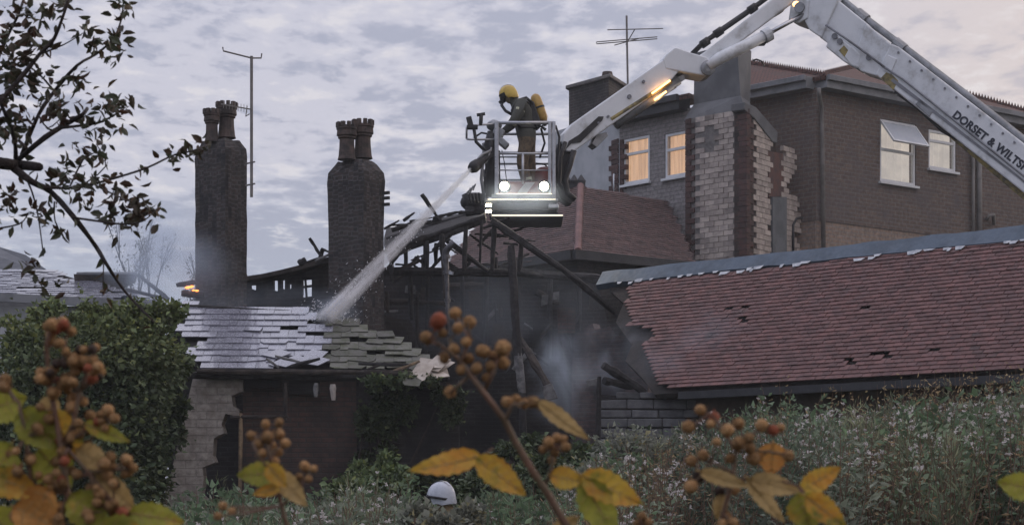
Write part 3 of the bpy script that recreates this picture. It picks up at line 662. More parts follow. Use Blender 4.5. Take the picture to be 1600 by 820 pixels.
y_ag = thing('yagi_aerial', P(392, 170, 32.95), 'small comb shaped aerial fixed to the pole above clay pots', 'aerial', 'tv aerials')
q = MB(); q.tube([P(392, 171, 32.95), P(346, 163, 32.6)], .012, 5)
for k in range(9): q.tube([P(349+k*4.6, 157+k*.9, 32.6), P(349+k*4.6, 169+k*.9, 32.6)], .006, 4)
q.tube([P(386, 166, 32.9), P(384, 182, 32.8), P(390, 178, 32.8)], .01, 5); q.build('boom_and_elements', M['pipe'], y_ag)
# ================================================================ burnt building: walls, frame, beams
ruin = thing('burnt_building', (P(560, HZ, 34).x, 34, .9), 'gutted brick and timber building under the rescue cage, charred black', 'building')
def ragged(n, a, b, amp): return [(a[0]+(b[0]-a[0])*i/n+random.uniform(-amp*.3, amp*.3), a[1]+(b[1]-a[1])*i/n+random.uniform(-amp, amp)) for i in range(n+1)]
# rear wall between the chimneys, with window holes through to the sky
Wb = VPl(380, 35.2, 520, 34.6); wl_ = [(370, 452), (386, 436), (410, 433), (440, 428), (470, 420), (490, 413), (520, 404)]
hs = [(391, 446, 400, 452), (427, 439, 434, 455), (440, 438, 445, 452), (451, 445, 455, 452), (472, 436, 487, 464), (511, 443, 514, 450)]
w = MB(); xs = sorted({370, 520, *[h[0] for h in hs], *[h[2] for h in hs]})
def topy(x): return float(np.interp(x, [p[0] for p in wl_], [p[1] for p in wl_]))
for xa, xb in zip(xs, xs[1:]):
    hh = [h for h in hs if h[0] <= xa and xb <= h[2]]
    if hh:
        h = hh[0]; j = [random.uniform(-2, 2) for _ in range(4)]
        w.pslab(Wb, [(xa, topy(xa)), (xb, topy(xb)), (xb, h[1]+j[0]), (xa, h[1]+j[1])], .07); w.pslab(Wb, [(xa, h[3]+j[2]), (xb, h[3]+j[3]), (xb, 960), (xa, 960)], .07)
    else: w.pslab(Wb, [(xa, topy(xa)), (xb, topy(xb)), (xb, 960), (xa, 960)], .07)
w.build('window_wall', M['ruinbrick'], ruin)
q = MB(); q.beam(Wb.at(470, 450, .05), Wb.at(489, 447, .05), .05, .04); q.beam(Wb.at(479, 436, .05), Wb.at(481, 466, .05), .04); q.build('window_bars', M['char'], ruin)
def timber(px, Y, wpx, name='charred_beam', m='char', w2=None, parent=ruin, seg=5, wob=.25, flat=1.0):
    """a charred timber as an irregular tapering bar"""
    (x0, y0), (x1, y1) = px; Ya, Yb = Y if isinstance(Y, tuple) else (Y, Y); w2 = w2 or wpx*.85; a, b = P(x0, y0, Ya), P(x1, y1, Yb); d = (b-a).normalized()
    s = d.cross(Vector((0, 1, 0))).normalized(); t = s.cross(d); q = MB(); vs = []
    for i in range(seg+1):
        k = i/seg; p = a+(b-a)*k; r = (wpx+(w2-wpx)*k)/2/F*(Ya+(Yb-Ya)*k); r *= 1+random.uniform(-wob, wob)*.5
        if i in (0, seg): r *= .8
        o = s*random.uniform(-wob, wob)*r*.4
        vs += [p+o+s*r*cs*random.uniform(.85, 1.1)+t*r*flat*sn*random.uniform(.85, 1.1) for cs, sn in ((-.8, -.8), (0, -1.05), (.8, -.8), (1, 0), (.8, .8), (0, 1.05), (-.8, .8), (-1, 0))]
    fs = [(i*8+j, i*8+(j+1) % 8, i*8+8+(j+1) % 8, i*8+8+j) for i in range(seg) for j in range(8)]+[tuple(range(7, -1, -1)), tuple(seg*8+j for j in range(8))]
    q.add(vs, fs); return q.build(name, M[m], parent, uv=False)
# sagging roof remnant on the rear wall and its loose sticks
q = MB(); q.pslab(VPl(380, 35.0, 520, 34.4), [(384, 440), (384, 433), (412, 429), (440, 423), (468, 416), (490, 410), (518, 402), (518, 410), (480, 420), (440, 430)], .5, .1); q.build('roof_edge', M['char2'], ruin)
timber([(484, 372), (503, 402)], 34.5, 6); timber([(469, 414), (502, 402)], 34.5, 5); timber([(466, 412), (478, 405)], 34.5, 10); timber([(500, 404), (505, 388)], 34.4, 8); timber([(502, 388), (516, 395)], 34.3, 4); timber([(492, 408), (518, 396)], 34.3, 5, m='ash')
# main back wall with a broken top
Wc = VPl(580, 36.5, 1010, 36.0)
w = MB(); w.pslab(Wc, [(575, 640)]+[(575, 432)]+ragged(9, (600, 425), (690, 428), 4)+ragged(8, (700, 420), (800, 424), 5)+ragged(10, (815, 432), (930, 428), 7)+ragged(5, (940, 436), (1010, 440), 6)+[(1010, 880), (575, 880)], .35); w.build('party_wall', M['ruinbrick'], ruin)
w = MB(); w.pslab(VPl(560, 33.6, 700, 34.6), [(560, 440), (585, 436), (588, 492), (640, 500), (668, 560), (690, 572), (690, 880), (560, 880)], .3); w.build('flank_wall', M['ruinbrick'], ruin)
w = MB(); w.pslab(VPl(930, 34.0, 1010, 32.8), [(936, 452), (958, 444), (988, 440), (1012, 444), (1002, 470), (1012, 500), (1020, 534), (1000, 538), (984, 528), (962, 522), (950, 505), (944, 480)], .3); w.build('gable_wall', M['ruinbrick'], ruin)
w = MB(); w.pslab(VPl(890, 34.6, 1012, 33.8), [(893, 600)]+ragged(4, (896, 528), (925, 508), 5)+ragged(4, (930, 516), (985, 500), 5)+[(1012, 500), (1012, 880), (893, 880)], .25); w.build('partition_wall', brickmat('smoked_pink_brick', (.17, .12, .115), (.13, .1, .1), (.12, .11, .115), stain=(.05, .046, .05), slo=.42, shi=.62, sscale=1.3), ruin)
# roof skeleton
q = MB(); q.pslab(Pl(P(600, 372, 34.8), P(757, 336, 34.0), P(620, 352, 35.8)), [(600, 384), (600, 372), (604, 356), (640, 352), (662, 346), (700, 338), (728, 331), (757, 330), (757, 338), (700, 360), (640, 380), (604, 398)], .12, 0); q.build('roof_slope', M['char'], ruin)
timber([(600, 394), (758, 338)], 33.0, 9, 'rafter', seg=16, wob=.5); timber([(768, 344), (884, 424)], 33.2, 12, 'rafter'); timber([(880, 421), (965, 492)], (33.2, 33.6), 11, 'rafter')
timber([(604, 374), (740, 334)], 34.6, 9, 'rafter')
for a, b, w_, y in (((728, 352), (725, 424), 9, 33.3), ((753, 342), (749, 420), 5, 33.8), ((773, 348), (769, 424), 9, 33.3), ((667, 376), (668, 420), 7, 33.4), ((815, 382), (811, 424), 9, 33.5), ((690, 366), (694, 424), 10, 33.2), ((612, 392), (612, 440), 8, 33.3), ((634, 384), (634, 430), 7, 33.6), ((640, 430), (643, 500), 8, 34), ((652, 455), (652, 560), 6, 33.6), ((668, 430), (666, 560), 7, 34.6), ((722, 430), (724, 560), 7, 35.6), ((760, 430), (757, 570), 8, 35.4), ((860, 435), (858, 560), 9, 35.6), ((905, 440), (904, 560), 8, 35.4)):
    timber([a, b], y, w_, 'stud')
timber([(686, 366), (762, 424)], 33.4, 9, 'brace'); timber([(708, 362), (676, 392)], 33.3, 8, 'brace'); timber([(780, 420), (850, 432)], 34.2, 9, 'brace')
timber([(598, 424), (800, 426)], 33.5, 15, 'tie_beam', seg=9); timber([(790, 424), (1000, 440)], 34.6, 15, 'tie_beam', seg=9); timber([(600, 470), (700, 474)], 34.6, 9, 'tie_beam', 'char2')
for a, b, w_ in (((659, 304), (687, 344), 8), ((600, 358), (624, 344), 5), ((630, 345), (648, 332), 6), ((640, 346), (676, 340), 5), ((697, 336), (722, 330), 6), ((612, 360), (650, 346), 9), ((676, 342), (700, 334), 8), ((655, 350), (690, 343), 9), ((608, 352), (640, 350), 4), ((716, 333), (740, 329), 7)):
    timber([a, b], 33.1+random.uniform(-.1, .5), w_, 'loose_stick', w2=w_*.5)
for k in range(34):
    x = random.uniform(604, 800); t0 = max(345, 392-(x-600)*.33); y = random.uniform(t0, 425); an = random.choice([-.38, -.38, .6, 1.5, 1.57, 2.3, .1]); L = random.uniform(14, 60); y1 = y+L*math.sin(an); x1 = x+L*math.cos(an)
    if y1 < 392-(x1-600)*.36: continue
    timber([(x, y), (x1, y1)], random.uniform(33.4, 35.5), random.uniform(3, 7), 'burnt_stick', random.choice(['char', 'char', 'char2']), seg=4, wob=.4)
# stuff stacked in the gable peak behind the cage
timber([(727, 330), (757, 326)], 33.4, 18, 'burnt_bundle', seg=4); timber([(730, 318), (752, 322)], 33.4, 16, 'burnt_bundle', seg=4)
for k in range(4): timber([(733+k*5, 304-k), (736+k*5, 318)], 33.3, 4, 'loose_stick')
# scorched posts and bits inside
timber([(593, 404), (594, 492)], 33.3, 9, 'post', 'rawwood'); timber([(604, 455), (606, 488)], 33.4, 7, 'post', 'char2'); timber([(584, 410), (584, 490)], 33.2, 5, 'post', 'rawwood')
timber([(598, 488), (622, 486)], 33.5, 5, 'batten', 'ash')
timber([(700, 448), (760, 445)], 36.0, 12, 'batten', 'char2'); timber([(838, 456), (874, 474)], 35.9, 12, 'batten', 'char2')
for k in range(26):
    x, y = random.uniform(610, 980), random.uniform(440, 560); L = random.uniform(10, 45); an = random.choice([1.57, 1.5, .1, .6, 2.3])
    timber([(x, y), (x+L*math.cos(an), y+L*math.sin(an))], random.uniform(34.6, 35.9), random.uniform(3, 8), 'burnt_stick', random.choice(['char', 'char', 'char2', 'ash']), seg=3)
for px, py, w_, h_, m in ((641, 452, 16, 10, 'ash'), (661, 458, 10, 22, 'char2'), (851, 468, 12, 16, 'ash'), (868, 462, 8, 10, 'ash'), (742, 470, 18, 26, 'char2'), (885, 500, 26, 40, 'oldbrick'), (780, 520, 20, 30, 'char2'), (928, 470, 14, 24, 'char2'), (690, 520, 14, 40, 'char2'), (622, 520, 30, 18, 'oldbrick'), (838, 520, 12, 50, 'deck'), (735, 425, 26, 5, 'ash'), (770, 423, 22, 4, 'ash')):
    q = MB(); q.slab([P(px+a*w_/2+random.uniform(-2, 2), py+b*h_/2+random.uniform(-2, 2), 34.9) for a, b in ((-1, -1), (1, -1), (1, 1), (-1, 1))], Vector((0, -1, 0)), .1); q.build('burnt_panel', M[m], ruin)
# free standing charred post
cp = thing('charred_post', P(812, 640, 31.5), 'thick charred post standing upright below the rescue cage', 'post')
timber([(799, 384), (809, 556)], (31.6, 31.5), 13, 'post', 'char', 15, cp, 12, .18); timber([(809, 552), (816, 614)], 31.5, 15, 'peeled_base', 'ash', 12, cp, 6, .3); timber([(816, 610), (818, 720)], 31.5, 12, 'buried_base', 'char', 12, cp)
t = thing('leaning_beam', P(860, 640, 31.8), 'grey scorched beam leaning behind the charred post', 'beam'); timber([(812, 528), (862, 612)], (32.4, 31.6), 12, 'beam', 'char2', 12, t, 8)
# metal vent pipe
vp = thing('vent_pipe', P(700, 640, 31.8), 'metal vent pipe with an elbow top and clamp rings', 'pipe')
q = MB(); q.tube([P(708, 382, 31.8), P(703, 385, 31.8), P(697, 392, 31.8), P(696, 402, 31.8), P(698, 425, 31.8), P(699, 480, 31.8), P(700, 680, 31.8)], [.05, .055, .06, .055, .04, .03, .03], 10); q.build('pipe', M['darkpipe'], vp, smooth=True)
for px, py, r, ax in ((707, 383, .085, (1, 0, .6)), (697, 402, .07, None), (698, 426, .065, None), (699, 470, .05, None)):
    q = MB(); q.lathe(P(px, py, 31.8), [(r, -.02), (r, .04)], 12, ax); q.build('collar', M['darkpipe'], vp)
q = MB(); q.beam(P(699, 425, 31.78), P(708, 427, 31.7), .03, .05); q.build('tap', M['alu'], vp)
timber([(694, 392), (697, 480)], 32.0, 9, 'scorched_timber', 'char2', parent=vp)
# block pile with burnt logs
blk = thing('block_wall_stub', P(1010, 700, 30), 'low stub of grey block courses under the burnt logs', 'wall')
Bk = VPl(935, 30.0, 1100, 29.6)
for r, (y0, y1, xa, xb) in enumerate(((612, 622, 962, 1040), (624, 638, 938, 1096), (640, 652, 936, 1092), (654, 667, 936, 1090), (669, 684, 936, 1092), (686, 700, 936, 1092))):
    x = xa
    while x < xb-8:
        L = random.uniform(36, 62); x2 = min(xb, x+L); q = MB(); j = random.uniform(-.04, .04)
        q.pslab(Bk, [(x, y0+random.uniform(-1, 1)), (x2-1, y0+random.uniform(-1, 1)), (x2-1, y1), (x, y1)], .3, j); q.build('block', M['concrete'], blk, bevel=.015); x = x2
q = MB(); q.pslab(Bk, [(938, 616), (1092, 626), (1092, 800), (938, 800)], .25, -.06); q.build('core', M['ruinbrick'], blk)
for lb, a, b, w_ in (('thick burnt log jutting up from the block stub', (943, 570), (1008, 612), 15), ('short burnt log lying under the thick one', (944, 594), (990, 604), 13)):
    t = thing('burnt_log', P(b[0], b[1]+5, 29.9), lb, 'log', 'burnt logs on the block stub'); timber([a, b], (29.6, 29.9), w_, 'log', 'char', w_*.8, t, 8, .3)
t = thing('charred_stake', P(936, 650, 29.8), 'upright black stake at the end of the block stub', 'stake'); timber([(936, 588), (935, 690)], 29.7, 8, 'stake', 'char', 9, t)
# rubble heap inside
rub = MB()
for k in range(420):
    x = random.uniform(700, 1010); Y = random.uniform(29.3, 33.5); b = P(x, HZ, Y); h = 1.0+1.4*math.exp(-((x-880)/90)**2)*random.random()+.5*random.random(); s = random.uniform(.05, .22)
    rub.box((b.x, Y, h), (s*random.uniform(.6, 2.2), s, s*random.uniform(.3, .8)), Matrix.Rotation(random.uniform(0, 6), 3, 'Z') @ Matrix.Rotation(random.uniform(-.6, .6), 3, 'X'))
o = rub.build('rubble', mat('rubble_mix', (.06, .045, .042), (.025, .022, .022), scale=2.2, rough=.95, attr=True, stain=(.2, .19, .18), sscale=2.5, slo=.63, shi=.74), uv=False); settint(o, np.repeat(rng.uniform(.5, 1.6, 420), 8)); tag(o, 'heap of broken bricks and ash inside the gutted building', kind='stuff')
for lb, pts, Y in (('pale sheet of board lying against the rubble by the smoke', [(846, 604), (862, 598), (872, 622), (852, 626)], 31), ('small pale slab low in the rubble', [(852, 642), (868, 640), (872, 656), (856, 658)], 30.4), ('broken board leaning beside the charred stake', [(916, 594), (934, 590), (935, 602), (918, 604)], 30.5)):
    q = MB(); q.slab([P(x, y, Y+.01*i) for i, (x, y) in enumerate(pts)], Vector((0, -1, 0)), .06); tag(q.build('debris_board', M['ash'], bevel=.01), lb, 'board', 'boards in the rubble')
# ================================================================ lean-to with slate roof
lean = thing('lean_to', (P(470, HZ, 28).x, 28.4, .9), 'stone lean-to with a broken wet slate roof, struck by the water jet', 'shed')
Es = Pl(P(280, 478, 30.5), P(500, 490, 30.35), P(420, 578, 28.2))
OUT = [(268, 486), (284, 478), (380, 482), (468, 488), (512, 492), (566, 506), (622, 533), (668, 560), (694, 577), (322, 577), (305, 560), (290, 525)]
us = [Es.uz(x, y) for x, y in OUT]
def ins(u, v):
    c = False
    for i in range(len(us)):
        (a, b), (d, e) = us[i-1], us[i]
        if (b > v) != (e > v) and u < (d-a)*(v-b)/(e-b)+a: c = not c
    return c
q = MB(); q.slab([Es.at(x, y, -.06) for x, y in OUT], Es.n, .08); q.build('roof_boarding', M['deck'], lean)
GA, SW = .25, .27
def slmesh(m, w=SW-.004, broken=False):
    q = MB(); L = GA*1.5; x = w/2
    if broken:
        k = random.choice([0, 1, 2, 3]); j = lambda a, b: random.uniform(a, b)
        pts = ([(-x, -L/2+j(.0, .03)), (x*j(.2, .7), -L/2), (x, -L/2+j(.06, .14)), (x, L/2), (-x, L/2)], [(-x, -L/2+j(.05, .14)), (-x*j(.2, .7), -L/2), (x, -L/2), (x, L/2), (-x, L/2)], [(-x, -L/2), (-x*.2, -L/2+j(0, .02)), (x*j(-.1, .3), -L/2+j(.06, .12)), (x, -L/2+j(.05, .1)), (x, L/2), (-x, L/2)], [(-x, -L/2+j(0, .02)), (x, -L/2+j(.03, .09)), (x, L/2), (-x, L/2)])[k]
    else: pts = [(-x, -L/2), (x*.98, -L/2+random.uniform(-.006, .006)), (x, L/2), (-x, L/2)]
    q.slab([Vector((a, b, 0)) for a, b in pts], Vector((0, 0, 1)), .012); return q.mesh('slate', M[m])
class _SM(dict):
    def __missing__(s_, k): v_ = s_[k] = [slmesh(k[0], broken=k[1]) for _ in range(9 if k[1] else 3)]; return v_
    def pick(s_, k): return random.choice(s_[k])
SM = _SM()
v = min(b for a, b in us)+.02; i = 0; v1 = max(b for a, b in us)
while v < v1:
    u = min(a for a, b in us)+(SW/2 if i % 2 else 0)
    while u < max(a for a, b in us):
        if ins(u, v+GA*.4):
            x, y = Q(Es.pt(u, v+GA*.4)); moss = x > 503+random.uniform(-8, 8)
            gone = (424 < x < 502 and y > 555 and random.random() < .8) or (490 < x < 506 and random.random() < .5) or (300 < x < 340 and 515 < y < 540 and random.random() < .5) or random.random() < (.008 if not moss else .05)
            if not gone:
                br = random.random() < (.10 if not moss else .5); wild = random.random() < (.05 if not moss else .4)
                m_ = Es.mat(u, v+GA*.5, .03+random.uniform(0, .008), random.uniform(-.012, .012)+(random.uniform(-.3, .3) if wild else 0)) @ Matrix.Rotation(-.06+random.uniform(-.015, .012)-(random.uniform(0, .1) if wild else 0), 4, 'X')
                inst('slate', SM.pick(('slatemoss' if moss else 'slate', br)), lean, m_)
        u += SW
    v += GA; i += 1
for k in range(12):                         # slid slates and battens at the broken corner
    x, y = random.uniform(636, 690), random.uniform(572, 596); m_ = Es.mat(*Es.uz(x, y), random.uniform(0, .12), random.uniform(-.9, .9)) @ Matrix.Rotation(random.uniform(-.25, .45), 4, 'X'); inst('slate', SM.pick(('slatepale' if x > 655 else 'slatemoss', True)), lean, m_)
for k in range(5):
    x, y = random.uniform(430, 500), random.uniform(556, 574); m_ = Es.mat(*Es.uz(x, y), .06, random.uniform(-.8, .8)); inst('slate', SM.pick(('slate', True)), lean, m_)
for a, b, w_, m in (((572, 578), (602, 566), 5, 'char2'), ((602, 586), (656, 564), 6, 'rawwood'), ((640, 592), (692, 600), 6, 'char2'), ((560, 568), (640, 570), 6, 'char'), ((430, 556), (470, 566), 5, 'ash'), ((455, 572), (500, 560), 7, 'char'), ((416, 560), (436, 574), 5, 'ash')):
    timber([a, b], 28.1, w_, 'batten', m, parent=lean, seg=3)
timber([(284, 478), (500, 490)], 30.4, 7, 'ridge_board', 'char', 7, lean, 8)
timber([(308, 580), (640, 582)], 28.05, 9, 'wall_plate', 'char2', 9, lean, 10); timber([(300, 586), (700, 592)], 28.15, 12, 'wall_plate', 'char', 9, lean, 10)
# front wall, left part whitewashed, with a ragged breach
Lw = VPl(250, 28.3, 720, 28.3); Lw2 = VPl(250, 28.4, 720, 28.4)
brk = [(376, 612), (362, 618), (364, 634), (374, 640), (372, 650), (352, 646), (346, 662), (350, 676), (334, 684), (332, 712), (336, 722), (316, 730), (318, 750), (314, 772), (322, 780), (320, 960)]
w = MB(); w.pslab(Lw, [(302, 588), (380, 588), (380, 612)]+brk+[(232, 960), (252, 790), (268, 735)], .35); ww = w.build('wall', M['plaster'], lean)
w = MB(); w.pslab(Lw2, [(378, 588), (556, 588), (560, 960), (376, 960), (376, 655), (380, 640)], .25); w.build('wall', M['oldbrick'], lean)
w = MB(); w.pslab(Lw2, [(556, 588), (716, 592), (720, 960), (560, 960)], .25, -.03); w.build('wall', M['ruinbrick'], lean)
for (a, b, w_, m) in (((376, 645), (375, 800), 7, 'rawwood'), ((446, 598), (446, 656), 6, 'char2'), ((360, 652), (450, 650), 7, 'char2'), ((494, 598), (493, 620), 8, 'ash'), ((520, 600), (521, 625), 10, 'plaster')):
    timber([a, b], 28.0, w_, 'frame_post', m, parent=lean, seg=4, wob=.12)
q = MB(); q.pslab(Lw, [(384, 594), (440, 594), (440, 606), (384, 606)], .04, .05); q.pslab(Lw, [(452, 594), (500, 594), (500, 616), (452, 616)], .04, .05); q.build('dark_opening_board', M['deck'], lean)
zt = Es.at(400, 480).z-.2; xa, xb = P(262, HZ, 30.4).x, P(560, HZ, 30.4).x; w = MB(); w.box(((xa+xb)/2, 30.65, (zt+.6)/2), (xb-xa, .3, zt-.6)); w.build('party_wall', M['ruinbrick'], lean)
# ================================================================ houses at the left edge
lh = thing('low_slate_house', (P(100, HZ, 38).x, 39, .9), 'low white walled house with wet slate roof, partly collapsed, above the ivy', 'house')
Ls = Pl(P(0, 460, 36.8), P(258, 473, 36.2), P(60, 428, 39.5))
q = MB(); q.slab([Ls.at(x, y, -.04) for x, y in ((-120, 452), (258, 474), (220, 455), (150, 442), (90, 424), (-60, 420))], Ls.n, .1); q.build('roof_boarding', M['deck'], lh)
lus = [Ls.uz(x, y) for x, y in ((-120, 452), (0, 461), (258, 473), (218, 455), (176, 452), (150, 440), (104, 436), (84, 424), (-60, 420))]; us = lus
v = min(b for a, b in us); v1 = max(b for a, b in us); i = 0
while v < v1:
    u = min(a for a, b in us)+(.13 if i % 2 else 0)
    while u < max(a for a, b in us):
        if ins(u, v+.12) and random.random() > .04: inst('slate', SM.pick(('slate', random.random() < .15)), lh, Ls.mat(u, v+.13, .012+random.uniform(0, .01), random.uniform(-.02, .02)) @ Matrix.Rotation(-.04, 4, 'X'))
        u += SW
    v += .26; i += 1
q = MB(); q.beam(P(-120, 458, 36.7), P(256, 478, 36.15), .12, .16); q.build('gutter_soffit_bar', M['fascia'], lh)
wq = MB(); a, b = P(-120, HZ, 37.1), P(250, HZ, 36.5); wq.hexa([Vector((p.x, p.y+o, z)) for z in (.5, 5.42) for p, o in ((a, 0), (b, 0), (b, .3), (a, .3))]); wq.build('wall', M['whitewall'], lh)
timber([(215, 428), (264, 468)], 37.2, 7, 'fallen_rafter', 'char', 6, lh, 6); timber([(196, 452), (258, 466)], 36.6, 6, 'fallen_rafter', 'char2', 5, lh, 6); timber([(120, 427), (214, 427)], 38.5, 5, 'ridge_board', 'fascia', 5, lh, 6, .05)
q = MB(); q.pslab(VPl(110, 38.6, 215, 38.6), [(115, 428), (214, 428), (210, 440), (176, 458), (118, 450)], .1); q.build('sagging_roof', M['char2'], lh)
h2_ = thing('grey_roof_house', (P(10, HZ, 48).x, 48, .9), 'distant house with a plain grey hipped roof at the edge, behind branches', 'house')
q = MB(); a, b, c, d = P(-90, 370, 49), P(-10, 383, 49), P(88, 432, 48), P(-90, 432, 48)
q.slab([a, b, P(40, 398, 48.6), c, d], (b-a).cross(d-a).normalized() if (b-a).cross(d-a).y < 0 else -(b-a).cross(d-a).normalized(), .15); q.build('roof', mat('grey_roof', (.13, .14, .16), (.10, .11, .13), rough=.7, scale=3, stretch=(1, 1, 6)), h2_)
q = MB(); a, b = P(-90, HZ, 48.3), P(80, HZ, 48.3); q.hexa([Vector((p.x, p.y+o, z)) for z in (.5, 7.35) for p, o in ((a, 0), (b, 0), (b, 1), (a, 1))]); q.build('wall', M['render'], h2_)
# ember glow in the smoke
em = thing('ember_glow', P(300, 452, 33.0), 'small orange flame glowing at the foot of the left chimney', 'flame')
for k in range(9):
    q = MB(); p = P(300+random.uniform(-8, 8), 451+random.uniform(-4, 4), 32.9+random.uniform(-.2, .2)); q.ball(p, random.uniform(.012, .03), (1.6, 1, .8), 8, 5); q.build('ember', M['ember'], em)
timber([(276, 446), (306, 440)], 33.2, 9, 'burning_timber', 'char', parent=em); timber([(284, 458), (318, 460)], 33.0, 12, 'burning_timber', 'char', parent=em)
# ================================================================ aerial rescue platform: booms and cage
alp = thing('aerial_platform', P(1840, 640, 33), 'white articulated rescue boom with a lamp lit cage, reaching over the ruin', 'boom')
Bm = VPl(1250, 36.2, 1600, 34.2); Ua = VPl(1095, 35.9, 1250, 36.2); La = VPl(880, 35.3, 1095, 35.9)
def part(pl, pts, t, name, m='white_metal', off=0.0, parent=alp, bevel=.025):
    q = MB(); q.pslab(pl, pts, t, off); return q.build(name, M[m], parent, bevel=bevel)
# main telescopic boom: three nested sections
main = part(Bm, [(1376, 122), (1400, 74), (1412, 79), (1600, 224), (1850, 415), (1850, 510), (1600, 300), (1452, 183)], .62, 'main_boom', off=.32)
mid = part(Bm, [(1338, 100), (1360, 42), (1404, 78), (1380, 125), (1352, 116)], .52, 'telescopic_section', off=.27)
inn = part(Bm, [(1286, 62), (1312, 2), (1364, 44), (1342, 104)], .42, 'telescopic_section', off=.22)
part(Bm, [(1297, 78), (1307, 54), (1336, 78), (1344, 96), (1346, 113), (1324, 100)], .5, 'slider_block', off=.26, parent=inn)
part(Bm, [(1326, 94), (1336, 76), (1352, 90), (1350, 112), (1338, 108)], .54, 'slider_block', 'white_metal', .28, mid)
part(Bm, [(1272, 40), (1282, 34), (1300, 54), (1294, 66)], .3, 'worn_pad', 'yellowgrease', .18, inn, .005)
part(Bm, [(1318, 84), (1326, 76), (1340, 92), (1334, 102)], .3, 'worn_pad', 'yellowgrease', .275, inn, .005)
part(Bm, [(1384, 128), (1396, 116), (1412, 132), (1404, 146)], .3, 'worn_pad', 'yellowgrease', .325, main, .005)
part(Bm, [(1438, 168), (1446, 160), (1466, 178), (1460, 188)], .5, 'boom_clamp', 'grey_metal', .335, main, .01)
part(Bm, [(1452, 187), (1458, 184), (1600, 298), (1850, 508), (1850, 524), (1598, 310)], .5, 'boom_channel', 'yellowgrease', .2, main, .01)
part(Bm, [(1400, 132), (1404, 128), (1456, 168), (1600, 280), (1850, 486), (1850, 491), (1600, 284), (1455, 173)], .02, 'boom_seam', 'seam', .335, main, .0)
part(Bm, [(1396, 92), (1410, 98), (1400, 122), (1388, 116)], .04, 'collar_plate', 'white_metal', .34, main, .01)
for x, y in ((1320, 70), (1365, 95), (1312, 62)): 
    q = MB(); q.lathe(Bm.at(x, y, .26), [(.055, 0), (.055, .04)], 12, Bm.n); q.build('pin', M['seam'], inn if x < 1350 else mid)
q = MB(); q.tube([Bm.at(x, y, .0) for x, y in ((1310, -4), (1348, 26), (1404, 68), (1528, 162), (1604, 222), (1850, 410))], .07, 8); q.build('energy_chain', M['grey_metal'], main, smooth=True)
for x, y in ((1346, 27), (1405, 73)): q = MB(); q.lathe(Bm.at(x, y, 0), [(.12, -.12), (.12, .12)], 12, Bm.at(1400, 70)-Bm.at(1346, 27)); q.build('chain_clamp', M['grey_metal'], main)
q = MB(); q.tube([Bm.at(x, y, .2) for x, y in ((1404, 146), (1440, 172), (1476, 206), (1500, 220))], .04, 6); q.build('hydraulic_hose', M['black'], main, smooth=True)
q = MB(); q.tube([Bm.at(x, y, .36) for x, y in ((1392, 112), (1420, 130), (1470, 170), (1540, 226), (1600, 274), (1850, 474))], .02, 6); q.tube([Bm.at(x, y, .35) for x, y in ((1300, 46), (1330, 66), (1366, 92), (1392, 112))], .022, 6); q.build('hydraulic_line', M['seam'], main, smooth=True)
for k in range(11):
    for dy_2 in (0,):
        x = 1412+k*18; q = MB(); q.lathe(Bm.at(x, (88 if dy_2 == 0 else 140)+(x-1412)*.773, .315), [(.022, 0), (.022, .022)], 8, Bm.n); q.build('bolt', M['seam'], main)
# lettering along the boom
cu = bpy.data.curves.new('lettering', 'FONT'); cu.body = 'DORSET & WILTSHIRE'; cu.size = .195; cu.extrude = .004; cu.offset = .0075; cu.space_character = 1.06
to = bpy.data.objects.new('lettering_tmp', cu); COL.objects.link(to); bpy.context.view_layer.update()
me = bpy.data.meshes.new_from_object(to.evaluated_get(bpy.context.evaluated_depsgraph_get())); bpy.data.objects.remove(to); me.materials.clear(); me.materials.append(M['letter'])
tx = (Bm.at(1602, 268)-Bm.at(1492, 184)).normalized(); tz = Bm.n; ty = tz.cross(tx); mm = Matrix((tx, ty, tz)).transposed().to_4x4(); mm.translation = Bm.at(1495, 187, .326); inst('lettering', me, main, mm)
# apex knuckle
kn = part(Bm, [(1246, 20), (1252, -30), (1262, -46), (1300, -40), (1318, -2), (1314, 12), (1290, 64), (1272, 52), (1262, 34)], .5, 'knuckle', off=.26)
part(Bm, [(1240, 36), (1244, 10), (1256, 2), (1272, 6), (1270, 34), (1256, 42)], .56, 'knuckle_plate', 'white_metal', .29, kn, .02)
q = MB(); q.lathe(Bm.at(1258, 18, .3), [(.1, -.62), (.1, .03)], 16, Bm.n); q.build('pivot_pin', M['grey_metal'], kn)
q = MB(); q.ball(Ua.at(1240, 12, .2), .09, (1, 1, .8), 10, 6); q.build('amber_lamp', M['amber'], kn, smooth=True)
# upper arm, ram and hose
ua = part(Ua, [(1086, 92), (1098, 84), (1226, -16), (1262, -40), (1262, -4), (1238, 6), (1130, 86), (1108, 104)], .38, 'jib_arm', off=.19)
part(Ua, [(1206, 22), (1212, 14), (1226, 12), (1222, 20), (1212, 26)], .2, 'bracket', 'white_metal', .12, ua, .01)
q = MB(); q.tube([Ua.at(1100, 110, .3), Ua.at(1118, 97, .3), Ua.at(1194, 60, .3)], [.09, .115, .105], 14); q.build('ram_barrel', M['white_metal'], alp, smooth=True)
q = MB(); q.tube([Ua.at(1188, 62, .3), Ua.at(1250, 28, .3)], .042, 12); q.build('ram_rod', M['steel'], alp, smooth=True)
q = MB(); q.lathe(Ua.at(1190, 62, .3), [(.135, -.05), (.135, .09)], 14, Ua.at(1250, 28)-Ua.at(1190, 62)); q.build('ram_collar', M['white_metal'], alp)
q = MB(); q.tube([Ua.at(1192, 68, .3), Ua.at(1186, 76, .3), Ua.at(1178, 76, .3)], .03, 6); q.build('ram_hose', M['black'], alp, smooth=True)
